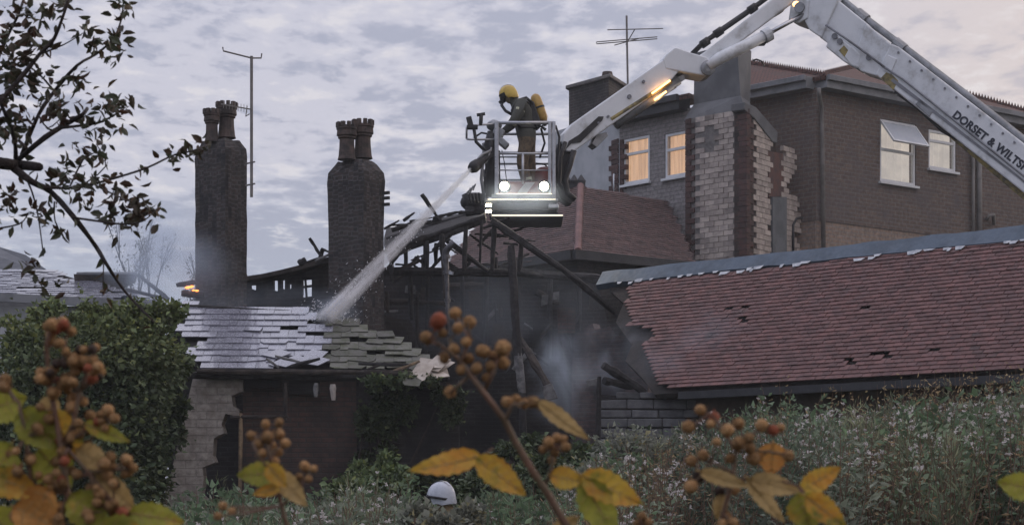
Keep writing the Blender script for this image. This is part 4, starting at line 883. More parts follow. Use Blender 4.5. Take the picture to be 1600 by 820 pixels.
q = MB(); q.tube([Ua.at(x, y, .1) for x, y in ((1078, 88), (1098, 68), (1118, 55), (1160, 26), (1200, -4), (1240, -34))], .05, 8); q.tube([Ua.at(x, y, -.05) for x, y in ((1082, 84), (1120, 50), (1164, 20), (1204, -8))], .035, 8)
for x, y in ((1098, 70), (1119, 54), (1172, 17)): q.lathe(Ua.at(x, y, .1), [(.08, -.06), (.08, .1)], 10, Ua.at(1160, 26)-Ua.at(1118, 55))
q.build('hose_bundle', M['black'], alp, smooth=True)
# elbow block and lower arm
el = part(Ua, [(1030, 98), (1036, 90), (1050, 79), (1076, 88), (1098, 94), (1110, 104), (1110, 116), (1098, 124), (1080, 121), (1034, 113)], .52, 'elbow_block', off=.27)
q = MB(); q.lathe(Ua.at(1100, 112, .29), [(.14, -.5), (.14, .03), (.07, .05)], 16, Ua.n); q.build('pivot_pin', M['grey_metal'], el)
la = part(La, [(874, 224), (876, 212), (890, 196), (1030, 98), (1060, 98), (1060, 110), (1040, 134), (960, 192), (912, 226), (892, 240), (880, 240)], .42, 'cage_arm', off=.21)
part(La, [(880, 236), (888, 228), (902, 226), (936, 192), (938, 186), (930, 186), (900, 214), (884, 224)], .06, 'scuffed_guard', 'black', .23, la, .0)
q = MB(); q.tube([La.at(960, 196, .05), La.at(1058, 126, .05)], .1, 12); q.build('telescope_rod', M['grey_metal'], la, smooth=True)
q = MB(); q.tube([La.at(950, 190, .18), La.at(1044, 130, .18)], .045, 8); q.build('lamp_trough', M['yellowgrease'], la)
for a, b in (((1012, 151), (1040, 131)), ((1016, 161), (1034, 148))):
    q = MB(); q.beam(La.at(*a, .27), La.at(*b, .27), .03, .035); q.build('amber_strip', M['amber'], la)
part(La, [(1040, 136), (1050, 124), (1066, 118), (1068, 126), (1058, 132), (1054, 140)], .3, 'bracket', 'grey_metal', .12, la, .01)
part(La, [(922, 226), (930, 212), (946, 208), (948, 214), (936, 226), (930, 232)], .3, 'bracket', 'grey_metal', .1, la, .01)
for x, y, r in ((978, 155, .04), (930, 196, .025), (945, 186, .025), (1000, 132, .03)): q = MB(); q.lathe(La.at(x, y, .21), [(r, 0), (r, .03)], 10, La.n); q.build('pin', M['seam'], la)
ll = bpy.data.lights.new('arm_lamp', 'POINT'); ll.energy = 2.5; ll.color = (1, .55, .22); ll.shadow_soft_size = .05; lo = bpy.data.objects.new('arm_lamp', ll); COL.objects.link(lo); lo.location = Vector(La.at(1030, 158, .16))-Vector(worg(alp)); lo.parent = alp
# black jib linkage hanging the cage
jb = part(La, [(866, 236), (874, 222), (884, 232), (893, 238), (890, 258), (884, 276), (884, 300), (894, 312), (890, 322), (874, 312), (866, 290)], .3, 'cage_link', 'black', .12, alp, .02)
q = MB(); q.tube([La.at(x, y, .3) for x, y in ((890, 240), (884, 262), (876, 286), (880, 306), (892, 316))], .055, 8); q.tube([La.at(x, y, .25) for x, y in ((878, 226), (870, 250), (868, 290), (876, 300))], .04, 8); q.build('cable_bundle', M['black'], jb, smooth=True)
# ---- cage
YF, YB_ = 34.7, 35.75
def cg(px, py, dy=0.0): v = P(px, py, YF); return v+Vector((0, dy, 0))
D = YB_-YF
fl = MB(); a, b = cg(772, 302), cg(868, 302); fl.box(((a.x+b.x)/2, YF+D/2, a.z-.02), (b.x-a.x, D, .05)); cage = fl.build('cage', M['grey_metal'], alp)
def rail(pts, r=.025, m='alu', name='rail'):
    q = MB(); q.tube([cg(*p) for p in pts], r, 8); return q.build(name, M[m], cage, smooth=True)
rail([(774, 192), (866, 192)], .032); rail([(776, 240), (862, 240)], .022); rail([(817, 240), (817, 288)], .024, name='post')
q = MB(); q.beam(cg(776, 190), cg(776, 304), .075, .075); q.build('post', M['alu'], cage, bevel=.01)
for x in (859, 865.5): q = MB(); q.beam(cg(x, 190), cg(x, 308), .06, .09); q.build('post', M['alu'], cage, bevel=.01)
for x in (776, 862): q = MB(); q.beam(cg(x, 192, D), cg(x, 304, D), .05); q.build('post', M['grey_metal'], cage)
for y, r in ((192, .026), (222, .02), (229, .015), (240, .02), (266, .02)): rail([(776, y, D), (862, y, D)], r, 'grey_metal')
for x in (776, 862):
    for y in (192, 240): rail([(x, y), (x, y, D)], .022)
rail([(729, 217), (734, 218), (774, 218)], .02); rail([(729, 217), (729, 199), (734, 196), (774, 194)], .02)
rail([(838, 246, .6), (852, 248, .6), (858, 254, .6)], .015, 'black', 'hose'); rail([(784, 230, .3), (788, 250, .3), (793, 290, .3)], .008, 'black', 'cord'); rail([(780, 232, .2), (781, 290, .2)], .012, 'black', 'cord')
kp = MB(); a, b = cg(774, 284), cg(868, 303); kp.box(((a.x+b.x)/2, YF, (a.z+b.z)/2), (b.x-a.x, .03, a.z-b.z)); kp.build('kick_panel', M['red'], cage)
for x in (808,):
    q = MB(); q.slab([cg(x, 302, -.02), cg(x+15, 302, -.02), cg(x+28, 285, -.02), cg(x+13, 285, -.02)], Vector((0, -1, 0)), .004); q.build('white_stripe', M['white'], cage)
def tray(x0, x1, y0, y1, m, name, dy=0.0, dd=0.0, bev=.015):
    q = MB(); a, b = cg(x0, y0), cg(x1, y1); q.box(((a.x+b.x)/2, YF+D/2+dy, (a.z+b.z)/2), (b.x-a.x, D+dd, a.z-b.z)); return q.build(name, M[m], cage, bevel=bev)
tray(768, 868, 304, 311, 'grey_metal', 'bumper', dd=.1); tray(757, 872, 312, 316, 'grey_metal', 'floor_rim', dd=.24); tray(764, 870, 317, 330, 'black', 'underframe', dd=.1); tray(767, 880, 336, 341, 'grey_metal', 'bumper', dd=.26); tray(772, 872, 330, 336, 'black', 'underframe', dd=-.1)
tray(857, 873, 320, 327, 'alu', 'step_plate', dy=-.1)
def strip(x0, x1, y, dy, th=.02):
    q = MB(); q.beam(cg(x0, y, dy), cg(x1, y, dy), .02, th); q.build('light_strip', M['led'], cage)
strip(762, 868, 313.4, -.135, .009); strip(769, 879, 338.5, -.145, .013); strip(776, 862, 303.6, -.06, .01)
for x in (788, 850):
    q = MB(); q.lathe(cg(x, 294, -.1), [(.1, 0), (.115, .04), (.11, .1)], 18, (0, -1, 0)); lp = q.build('work_lamp', M['black'], cage, smooth=True)
    q = MB(); q.lathe(cg(x, 294, -.2), [(.08, 0), (.08, .012), (.05, .03)], 18, (0, -1, 0)); q.build('lens', M['lamp'], lp, smooth=True)
    ll = bpy.data.lights.new('work_lamp_light', 'SPOT'); ll.energy = 30; ll.spot_size = 1.9; ll.spot_blend = .6; ll.color = (1, .93, .8); ll.shadow_soft_size = .08
    lo = bpy.data.objects.new('work_lamp_light', ll); COL.objects.link(lo); lo.parent = alp; lo.location = cg(x, 294, -.27)-Vector(worg(alp)); lo.rotation_euler = (Vector((-.1, .5, .6))).to_track_quat('Z', 'Y').to_euler()
for y in (322, 331.5):
    q = MB(); p = cg(763.5, y, -.05); q.box(p, (.12, .1, .07)); lp = q.build('marker_lamp', M['black'], cage, bevel=.01); q = MB(); q.box(p+Vector((0, -.055, 0)), (.1, .012, .05)); q.build('lens', M['lamp'], lp)
rail([(776, 210, .1), (752, 206, .1), (740, 214, .1)], .018, 'black', 'hose'); rail([(868, 196), (874, 214), (872, 250), (870, 290)], .02, 'black', 'cable'); rail([(776, 266), (862, 266, .02)], .012, 'alu'); rail([(740, 199), (744, 222), (758, 236)], .03, 'black', 'control_arm'); rail([(757, 312), (752, 280), (756, 236)], .03, 'grey_metal', 'tubular_frame'); rail([(846, 192, .5), (852, 214, .6), (844, 236, .7)], .02, 'black', 'hose')
# monitor (water cannon) and gear on the left of the cage
mon = MB(); mon.tube([cg(770, 205, .1), cg(766, 225, .1), cg(770, 245, .1), cg(766, 270, .1), cg(766, 306, .15)], [.1, .12, .09, .085, .09], 12); mon_o = mon.build('water_monitor', M['black'], cage, smooth=True)
NZ0, NZ1 = cg(766, 242, -.02), cg(736, 269, -.28)
q = MB(); q.tube([NZ0, NZ0+(NZ1-NZ0)*.35, NZ0+(NZ1-NZ0)*.6, NZ0+(NZ1-NZ0)*.62, NZ0+(NZ1-NZ0)*.85, NZ1], [.06, .065, .07, .1, .11, .075], 14); q.build('nozzle', M['black'], mon_o, smooth=True)
q = MB(); q.tube([cg(768, 236, -.1), cg(752, 245, -.16), cg(742, 258, -.22)], .022, 6); q.tube([cg(768, 232, -.1), cg(760, 255, -.1), cg(746, 262, -.2)], .015, 6); q.build('nozzle_linkage', M['grey_metal'], mon_o, smooth=True)
q = MB(); q.ball(cg(772, 194, .15), .13, (1.1, .9, .8), 12, 8); q.tube([cg(771, 185, .15), cg(771, 200, .15)], .03, 8); q.build('motor_housing', M['grey_metal'], mon_o, smooth=True)
q = MB(); q.box(cg(779, 206, .1), (.2, .2, .16), Matrix.Rotation(.5, 3, 'Y')); q.box(cg(783, 220, .1), (.3, .2, .12), Matrix.Rotation(.7, 3, 'Y')); q.box(cg(763, 232, .2), (.16, .2, .3), Matrix.Rotation(-.3, 3, 'Y')); q.build('control_box', M['grey_metal'], mon_o, bevel=.02)
q = MB(); q.tube([cg(751, 196), cg(752, 178)], .035, 8); q.tube([cg(745, 180), cg(758, 178)], .03, 8); q.build('control_lever', M['black'], cage, smooth=True)
q = MB(); q.box(cg(734, 190), (.1, .1, .17), Matrix.Rotation(-.25, 3, 'Y')); q.box(cg(738, 199), (.2, .1, .08)); q.build('control_panel', M['black'], cage, bevel=.015)
q = MB()
for x, y, r in ((760, 260, .05), (758, 280, .05), (772, 262, .045), (775, 285, .05)): q.tube([cg(x, y-16, .2), cg(x+2, y, .1), cg(x-1, y+18, .2)], r, 8)
q.build('supply_hose', M['black'], mon_o, smooth=True)
hb = MB(); hb.ball(cg(742, 312, .3), .24, (1.15, .9, .75), 14, 8); hb.tube([cg(728, 300, .2), cg(735, 320, .2), cg(756, 326, .2)], .09, 10); hb.build('gear_bag', M['black'], cage, smooth=True)
q = MB()
for k in range(3): q.tube([cg(731+k*4, 302-k*3, .1), cg(735+k*4, 292-k*3, .1)], .014, 5)
q.tube([cg(729, 300, .1), cg(742, 288, .1)], .016, 5); q.build('hand_tool', M['grey_metal'], cage)
q = MB(); q.ball(cg(852, 270, .6), .2, (1.2, .8, 1.1), 12, 8); q.build('hose_bag', M['red'], cage, smooth=True)
# ================================================================ people
def skinned(name, verts, edges, radii, material, parent=None, root=0, sub=2):
    o_ = Vector(worg(parent)) if parent else Vector(verts[0]); me = bpy.data.meshes.new(name)
    me.from_pydata([tuple(Vector(v)-o_) for v in verts], edges, []); me.materials.append(material)
    ob = bpy.data.objects.new(name, me); COL.objects.link(ob); ob['w'] = tuple(o_)
    if parent: ob.parent = parent
    else: ob.location = o_
    ob.modifiers.new('skin', 'SKIN'); ob.modifiers['skin'].use_smooth_shade = True
    for i, r in enumerate(radii):
        s = ob.data.skin_vertices[0].data[i]; s.radius = r if isinstance(r, tuple) else (r, r); s.use_root = (i == root)
    ss = ob.modifiers.new('sub', 'SUBSURF'); ss.levels = sub; ss.render_levels = sub; return ob
YP = 35.15
def fp(px, py, dy=0.0): v = P(px, py, YP); v.y += dy; return v
V = [fp(822, 213), fp(821, 200), fp(819, 184), fp(814, 170), fp(806, 161), fp(800, 154), fp(794, 146),           # 0-6 pelvis spine chest neck head
     fp(815, 167, -.2), fp(806, 190, -.29), fp(792, 206, -.2), fp(785, 207, -.12),                               # 7-10 near arm
     fp(813, 167, .2), fp(803, 188, .27), fp(788, 202, .2), fp(781, 204, .12),                                   # 11-14 far arm
     fp(823, 222, -.11), fp(815, 256, -.14), fp(824, 290, -.14), fp(822, 300, -.14), fp(808, 302, -.15),           # 15-19 near leg
     fp(825, 222, .11), fp(828, 256, .14), fp(832, 290, .14), fp(831, 300, .14), fp(818, 302, .15)]
E = [(0, 1), (1, 2), (2, 3), (3, 4), (4, 5), (5, 6), (3, 7), (7, 8), (8, 9), (9, 10), (3, 11), (11, 12), (12, 13), (13, 14), (0, 15), (15, 16), (16, 17), (17, 18), (18, 19), (0, 20), (20, 21), (21, 22), (22, 23), (23, 24)]
R = [(.17, .19), (.165, .18), (.175, .19), (.17, .17), .1, .075, .1, .105, .085, .06, .045, .105, .085, .06, .045, .125, .1, .09, .075, .055, .125, .1, .09, .075, .055]
R = [tuple(a*1.14 for a in r) if isinstance(r, tuple) else r*1.16 for r in R]
ff = skinned('person', V, E, R, M['turnout']); tag(ff, 'firefighter in yellow helmet and breathing set, standing in the rescue cage', 'person', 'firefighters')
hc = fp(793.5, 146)
def helmet(parent, c, r, m, fwd, tilt):
    m3 = fwd.to_track_quat('X', 'Z').to_matrix() @ Matrix.Rotation(tilt, 3, 'Y'); q = MB(); n = 18; prof = [(1.0, -.72), (1.05, -.55), (1.04, -.25), (1.03, -.05), (.98, .25), (.82, .58), (.52, .85), (.2, .97), (.01, 1.0)]
    for a, z in prof:
        for j in range(n):
            an = 2*math.pi*j/n; k = 1.12 if abs(math.cos(an)) > .7 else 1.0
            drop = -.2 if (z < -.5 and math.cos(an) < -.3) else (.42 if (z < -.5 and math.cos(an) > .3) else 0)
            q.v.append(tuple(Vector(c)+m3@Vector((a*k*math.cos(an)*r, a*.92*math.sin(an)*r, (z+drop)*r))))
    q.f = [(i*n+j, i*n+(j+1) % n, (i+1)*n+(j+1) % n, (i+1)*n+j) for i in range(len(prof)-1) for j in range(n)]
    h = q.build('helmet', m, parent, smooth=True, uv=False); q = MB()
    for k in range(7): q.v += [tuple(Vector(c)+m3@Vector((r*1.13*math.cos(a)*math.cos(b), w, r*1.06*math.sin(a)))) for a in [k*.42-.1+.2] for b in [0] for w in (-.018, .018)]
    q.f = [(2*k, 2*k+1, 2*k+3, 2*k+2) for k in range(6)]; q.build('comb', m, h, uv=False)
    q = MB()
    for k in range(9):
        an = -1.2+2.4*k/8
        for zz, g in ((-.42, 1.1), (.1, 1.14)): q.v.append(tuple(Vector(c)+m3@Vector((math.cos(an)*r*g*1.03, math.sin(an)*r*g*.95, zz*r))))
    q.f = [(2*k, 2*k+2, 2*k+3, 2*k+1) for k in range(8)]; q.build('visor', M['black'], h, smooth=True, uv=False); return h
helmet(ff, hc, .148, M['helmet'], Vector((-1, 0, 0)), .35)
q = MB(); q.ball(fp(786.5, 154), .085, (.8, .75, 1.0), 12, 8); q.tube([fp(785, 158), fp(784, 166, -.05), fp(790, 176, -.14), fp(800, 182, -.16)], .028, 8); q.tube([fp(785, 158), fp(781, 162)], [.05, .04], 10); q.build('face_mask', M['black'], ff, smooth=True)
q = MB(); q.ball(fp(797, 153), .1, (1, .85, 1.1), 12, 8); q.build('flash_hood', M['turnout2'], ff, smooth=True)
ta, tb = fp(836, 151, .02), fp(850, 190, .02); q = MB(); d = (tb-ta).normalized(); q.lathe(ta, [(.03, -.05), (.075, -.02), (.098, .04), (.1, (tb-ta).length*.5), (.098, (tb-ta).length*.85), (.06, (tb-ta).length)], 16, d); tk = q.build('air_cylinder', M['tank'], ff, smooth=True)
q = MB(); q.lathe(ta+d*.2, [(.106, 0), (.106, .035)], 16, d); q.build('strap', M['black'], tk); q = MB(); q.lathe(tb, [(.04, 0), (.03, .08)], 10, d); q.tube([tb+d*.06, tb+d*.09+Vector((-.08, 0, 0)), tb+d*.16+Vector((-.02, 0, 0))], .03, 8); q.build('valve', M['black'], tk)
q = MB(); q.slab([fp(826, 158, -.13), fp(834, 160, -.13), fp(846, 196, -.13), fp(838, 204, -.13), fp(830, 190, -.13)], Vector((0, -1, 0)), .26); q.build('backplate', M['black'], ff, bevel=.03)
q = MB(); q.tube([fp(832, 164, -.15), fp(822, 156, -.17), fp(808, 160, -.16), fp(800, 176, -.18), fp(803, 194, -.19), fp(815, 202, -.2), fp(836, 202, -.14)], .028, 6); q.tube([fp(832, 162, .15), fp(820, 155, .15), fp(806, 160, .14)], .028, 6); q.build('harness', M['black'], ff, smooth=True)
def band(a, r, ax, m='reflect', name='reflective_band', h=.05, p=ff, sq=1.0):
    q = MB(); q.lathe(a, [(r, -h/2), (r, h/2)], 14, ax, sq); q.build(name, M[m], p, smooth=True)
band(fp(811, 178, -.245), .098, V[8]-V[7]); band(fp(801, 196, -.25), .082, V[9]-V[8]); band(fp(823, 283, -.14), .1, V[17]-V[16]); band(fp(831, 283, .14), .1, V[22]-V[21])
def hand(parent, w, d, up, s, m):           # palm with four curled fingers and a thumb
    d = d.normalized(); x = d.cross(up).normalized(); n = x.cross(d); vs = [w, w+d*.07*s]; es = [(0, 1)]; rr = [(.03*s, .035*s), (.026*s, .04*s)]
    for k, L in enumerate((.8, 1.0, .95, .75)):
        b = w+d*.08*s+x*(k-1.5)*.021*s; i = len(vs); vs += [b, b+(d*.035*L-n*.01)*s, b+(d*.045*L-n*.04)*s, b+(d*.025*L-n*.06)*s]; es += [(1, i), (i, i+1), (i+1, i+2), (i+2, i+3)]; rr += [.010*s, .0095*s, .009*s, .0075*s]
    i = len(vs); b = w+d*.02*s-x*.035*s; vs += [b, b+(d*.035-x*.02-n*.015)*s, b+(d*.06-x*.01-n*.035)*s]; es += [(0, i), (i, i+1), (i+1, i+2)]; rr += [.013*s, .011*s, .009*s]
    return skinned('hand', vs, es, rr, m, parent, 0, 1)
hand(ff, V[10], V[10]-V[9], Vector((0, 0, 1)), 1.25, M['glove']); hand(ff, V[14], V[14]-V[13], Vector((0, 0, 1)), 1.25, M['glove'])
# second firefighter, head just above the weeds
Y2 = 18.0; g0 = gh(P(692, HZ, Y2).x, Y2); s0 = P(694, HZ, Y2); zt2 = P(0, 749, Y2).z
def fq(x, y, z): return Vector((s0.x+x, Y2+y, z))
hz = zt2-.14
V = [fq(.04, 0, hz-.84), fq(.05, 0, hz-.62), fq(.06, 0, hz-.32), fq(.04, 0, hz-.2), fq(.02, 0, hz-.15), fq(-.02, 0, hz-.02), fq(.05, -.2, hz-.24), fq(.1, -.27, hz-.58), fq(-.08, -.22, hz-.74), fq(.06, .2, hz-.24), fq(.1, .27, hz-.58), fq(-.1, .2, hz-.74),
     fq(.04, -.1, hz-.9), fq(.02, -.12, hz-1.22), fq(.05, -.12, g0+.1), fq(-.1, -.13, g0+.05), fq(.05, .1, hz-.9), fq(.06, .12, hz-1.22), fq(.09, .12, g0+.1), fq(-.06, .13, g0+.05)]
E = [(0, 1), (1, 2), (2, 3), (3, 4), (4, 5), (2, 6), (6, 7), (7, 8), (2, 9), (9, 10), (10, 11), (0, 12), (12, 13), (13, 14), (14, 15), (0, 16), (16, 17), (17, 18), (18, 19)]
R = [(.16, .18), (.16, .18), (.17, .2), (.1, .1), .065, .085, .105, .08, .055, .105, .08, .055, .12, .095, .08, .05, .12, .095, .08, .05]
f2 = skinned('person', V, E, R, M['turnout2']); tag(f2, 'firefighter in white helmet, head just above the weeds', 'person', 'firefighters')
helmet(f2, fq(-.03, 0, hz), .125, M['whitehelmet'], Vector((-.8, .55, 0)).normalized(), .2)
q = MB(); q.lathe(fq(-.03, 0, hz-.045), [(.146, 0), (.146, .022)], 18, (.15, 0, 1)); q.build('helmet_band', M['black'], f2, smooth=True)
hand(f2, V[8], V[8]-V[7], Vector((0, 0, 1)), 1.1, M['glove']); hand(f2, V[11], V[11]-V[10], Vector((0, 0, 1)), 1.1, M['glove'])
# ================================================================ vegetation
def leafmesh(c, d, L, W, fold=.25, spin=None):
    """numpy leaves: base, two sides, tip; c,d (n,3), L,W (n)"""
    d = d/np.linalg.norm(d, axis=1, keepdims=True); r = rng.normal(size=d.shape) if spin is None else spin
    s = np.cross(d, r); s /= np.linalg.norm(s, axis=1, keepdims=True)+1e-9; n = np.cross(s, d)
    m = c+d*(L*.48)[:, None]
    v = np.stack([c, m+s*(W/2)[:, None]+n*(W*fold)[:, None], c+d*L[:, None]-n*(L*.12)[:, None], m-s*(W/2)[:, None]+n*(W*fold)[:, None]], 1)
    return v.reshape(-1, 3)
def leafobj(name, v, tint, material, parent=None, org=None):
    n = len(v)//4; o_ = Vector(worg(parent)) if parent else Vector(org if org is not None else (0, 0, 0)); me = bpy.data.meshes.new(name)
    me.vertices.add(4*n); me.vertices.foreach_set('co', (v-np.array(o_)).astype(np.float32).ravel())
    idx = np.arange(4*n).reshape(-1, 4); t = np.concatenate([idx[:, [0, 1, 2]], idx[:, [0, 2, 3]]], 1).reshape(-1)
    me.loops.add(len(t)); me.loops.foreach_set('vertex_index', t.astype(np.int32)); me.polygons.add(2*n)
    me.polygons.foreach_set('loop_start', np.arange(0, 6*n, 3, dtype=np.int32)); me.update(calc_edges=True); me.validate()
    me.materials.append(material); ob = bpy.data.objects.new(name, me); COL.objects.link(ob); ob['w'] = tuple(o_)
    if parent: ob.parent = parent
    else: ob.location = o_
    settint(ob, np.repeat(tint, 4, axis=0)); return ob
def px_of(x, y): return 800+x/y*F
PRX = [0, 280, 300, 345, 420, 480, 545, 600, 640, 664, 700, 760, 850, 900, 940, 985, 1050, 1100, 1175, 1205, 1260, 1300, 1400, 1500, 1600, 1800]
PRY = [800, 792, 776, 766, 772, 778, 756, 762, 772, 777, 777, 770, 762, 745, 715, 690, 676, 662, 655, 628, 640, 640, 628, 622, 606, 590]
def scrub(ncl, x0, x1, ya, yb):
    C = []; Dv = []; Ls = []; Ws = []; T = []; seeds = []; stems = MB()
    #        leaves len        width  tint               seeds  bushy
    KINDS = [(30, .05, .12, .35, (1.0, 1.05, 1.0), .35, .10), (26, .07, .17, .45, (.62, .85, .6), .02, .16), (36, .06, .2, .10, (1.1, 1.1, .85), .05, .05), (18, .03, .08, .3, (1.5, 1.05, .75), .3, .07), (30, .04, .09, .5, (.85, 1.0, .85), .5, .14), (28, .05, .11, .4, (.5, .62, .52), .0, .16)]
    for c in range(ncl):
        Yc = ya+(yb-ya)*random.random()**.8; pxc = random.uniform(x0, x1); xc = (pxc-800)/F*Yc; K = random.choice(KINDS+KINDS[1:2]+KINDS[5:]+KINDS[3:4] if pxc > 900 else KINDS[:3]+KINDS[1:2]+KINDS[4:]); dep = (Yc-ya)/(yb-ya); drop = (1-dep)*random.uniform(15, 65)+abs(random.gauss(0, 16)); shade = random.uniform(.65, 1.3)
        for k in range(random.randint(7, 22)):
            Y = Yc+random.gauss(0, .28); x = xc+random.gauss(0, .2); px = px_of(x, Y); prof = np.interp(px, PRX, PRY)
            py = prof+drop+random.gauss(2, 14)+(abs(x-xc)*60) - (random.random() < .06)*random.uniform(5, 30)*(px > 900)
            zt = CZ+(HZ-py)/F*Y; zg = gh(x, Y)
            if zt < zg+.25: continue
            n_, l0, l1, wr, col, sp, bushy = K; lean_ = np.array([random.gauss(0, .18), random.gauss(0, .12)]); h = min(zt-zg, random.uniform(.8, 1.7)); m = n_
            tt = rng.random(m)**.7; z = zt-h*(1-tt); base = np.stack([x+lean_[0]*(tt-.3)*h, Y+lean_[1]*(tt-.3)*h, z], 1)
            an = rng.uniform(0, 6.28, m); el = rng.uniform(-.3, 1.0, m) if wr > .15 else rng.uniform(.5, 1.4, m); dd = np.stack([np.cos(an)*np.cos(el), np.sin(an)*np.cos(el), np.sin(el)], 1)
            L = rng.uniform(l0, l1, m)*(1.25-tt*.5); C.append(base+dd*rng.uniform(0, bushy, m)[:, None]); Dv.append(dd); Ls.append(L); Ws.append(L*rng.uniform(.7, 1.3, m)*wr); T.append(np.array(col)*shade*random.uniform(.75, 1.25)*rng.uniform(.7, 1.3, (m, 1)))
            top = Vector((x+lean_[0]*.7*h, Y+lean_[1]*.7*h, zt)); bot = Vector((x-lean_[0]*.3*h, Y-lean_[1]*.3*h, zt-h)); stems.tube([bot, top], [.006, .003], 3, False)
            if random.random() < sp*(.9 if px > 860 else .4):
                for j in range(random.randint(1, 5)): seeds.append((top.x+random.gauss(0, .06), top.y+random.gauss(0, .06), zt+random.uniform(-.14, .04)))
    return np.concatenate(C), np.concatenate(Dv), np.concatenate(Ls), np.concatenate(Ws), np.concatenate(T), seeds, stems
c, d, L, W, T, seeds, stems = scrub(440, 210, 2000, 15.2, 25.6)
o = leafobj('weeds', leafmesh(c, d, L, W), T, M['scrub']); tag(o, 'tall grey green weeds covering the ground before the buildings', kind='stuff')
o = stems.build('weed_stems', M['cane'], org=(0, 0, 0), uv=False); tag(o, 'thin brown stems among the tall weeds', kind='stuff')
sv = np.array(seeds); n = len(sv); rep = 7
o = leafobj('seed_heads', leafmesh(np.repeat(sv, rep, 0), rng.normal(size=(n*rep, 3)), rng.uniform(.018, .04, n*rep), rng.uniform(.012, .026, n*rep)), np.ones((n*rep, 3)), M['seed']); tag(o, 'pale fluffy seed heads on the weeds', kind='stuff')
# dry tall stalks on the right
dry = MB(); cs = []
for k in range(80):
    Y = random.uniform(22, 25.3); px = random.choice([random.gauss(1440, 55), random.gauss(1560, 50), random.uniform(1180, 1600)]); py = np.interp(px, PRX, PRY)-random.uniform(5, 45); x = (px-800)/F*Y; zt = CZ+(HZ-py)/F*Y; b = Vector((x, Y, 1.2)); t_ = Vector((x+random.gauss(0, .15), Y, zt)); mid_ = (b+t_)/2+Vector((random.gauss(0, .06), 0, 0)); dry.tube([b, mid_, t_], [.007, .005, .003], 3, False)
    for j in range(14): cs.append(t_+(mid_-t_)*random.random()*.8+Vector((random.gauss(0, .05), random.gauss(0, .05), random.gauss(0, .03))))
o = dry.build('dry_stalks', M['cane'], org=(0, 0, 0), uv=False); tag(o, 'dry brown stalks rising above the weeds by the outbuilding', kind='stuff')
cs = np.array(cs); n = len(cs); o = leafobj('dry_leaves', leafmesh(cs, rng.normal(size=(n, 3))+np.array([0, 0, .4]), rng.uniform(.03, .08, n), rng.uniform(.01, .03, n)), rng.uniform(.6, 1.5, (n, 1))*np.array([[1.5, 1.05, .7]]), M['scrub']); tag(o, 'withered leaves on the dry stalks', kind='stuff')
def clump(name, label, cat, ells, n, size, material, tintf, shell=.55, droop=.2, group=None, stem=None, trunk=None):
    """a shrub: leaves spread through several ellipsoids, thicker near their surface"""
    e0 = ells[0]; base = Vector((e0[0].x, e0[0].y, max(.0, gh(e0[0].x, e0[0].y))))
    t = thing(name, base, label, cat, group); vol = np.array([e[1]*e[3] for e in ells]); cnt = (n*vol/vol.sum()).astype(int); C = []; D_ = []; T = []
    for (c, rx, ry, rz), m in zip(ells, cnt):
        u = rng.normal(size=(m, 3)); u /= np.linalg.norm(u, axis=1, keepdims=True); r = (shell+(1-shell)*rng.random(m))*rng.uniform(.82, 1.12, m); lum = .7+.5*np.array([noise.noise(Vector(q*2.2)+c) for q in u])
        p = np.array(c)+u*r[:, None]*np.array([rx, ry, rz])*(1+.9*(lum-.7)+.35*np.array([noise.noise(Vector(q*5)+c) for q in u]))[:, None]; C.append(p); D_.append(u*np.array([1, 1, .6])+rng.normal(size=(m, 3))*.6-np.array([0, 0, droop])); T.append(tintf(p, m)*(.75+.5*lum)[:, None])
    C = np.concatenate(C); D_ = np.concatenate(D_); T = np.concatenate(T); k = C[:, 2] > .3; C, D_, T = C[k], D_[k], T[k]; m = len(C); L = rng.uniform(.5, 1.55, m)*size
    leafobj('foliage', leafmesh(C, D_, L, L*rng.uniform(.55, .85, m)), T, material, t)['kind'] = 'stuff'
    q = MB()
    for k in range(8):
        e = random.choice(ells)[0]; b = base+Vector((random.gauss(0, .2), random.gauss(0, .1), 0)); q.tube([b, (b+e)/2+Vector((random.gauss(0, .15), 0, 0)), e], [.035, .025, .01], 5)
    q.build('stem', M['bark'], t, uv=False); return t
def E3(px, py, Y, rx, ry, rz): k = Y/F; return (P(px, py, Y), rx*k, ry*k, rz*k)
gt = lambda p, m: rng.uniform(.6, 1.35, (m, 1))*np.where(rng.random((m, 1)) < .12, np.array([[1.5, 1.3, .9]]), np.array([[1., 1., 1.]]))
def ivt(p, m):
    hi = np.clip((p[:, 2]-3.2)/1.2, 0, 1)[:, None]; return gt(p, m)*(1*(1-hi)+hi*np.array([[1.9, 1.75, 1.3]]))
clump('ivy_mass', 'big dark mass of ivy swallowing the end of the lean-to', 'ivy', [E3(120, 640, 26, 130, 90, 150), E3(200, 560, 26.4, 90, 80, 70), E3(50, 560, 26.6, 60, 70, 60), E3(215, 680, 26.6, 50, 60, 120), E3(120, 534, 26.8, 110, 60, 34), E3(215, 532, 27.2, 54, 60, 28), E3(40, 700, 25.5, 90, 80, 140), E3(236, 745, 27.4, 34, 40, 60), E3(130, 760, 25, 100, 80, 90), E3(240, 610, 27.2, 34, 40, 56), E3(278, 570, 27.5, 24, 40, 30)]+[E3(random.uniform(10, 285), 500+random.uniform(-22, 40), 26.6, random.uniform(5, 20), 20, random.uniform(5, 20)) for _ in range(40)]+[E3(random.uniform(235, 282), random.uniform(560, 740), 27.6, random.uniform(6, 14), 10, random.uniform(14, 40)) for _ in range(14)], 56000, .076, M['ivyleaf'], ivt, .25)
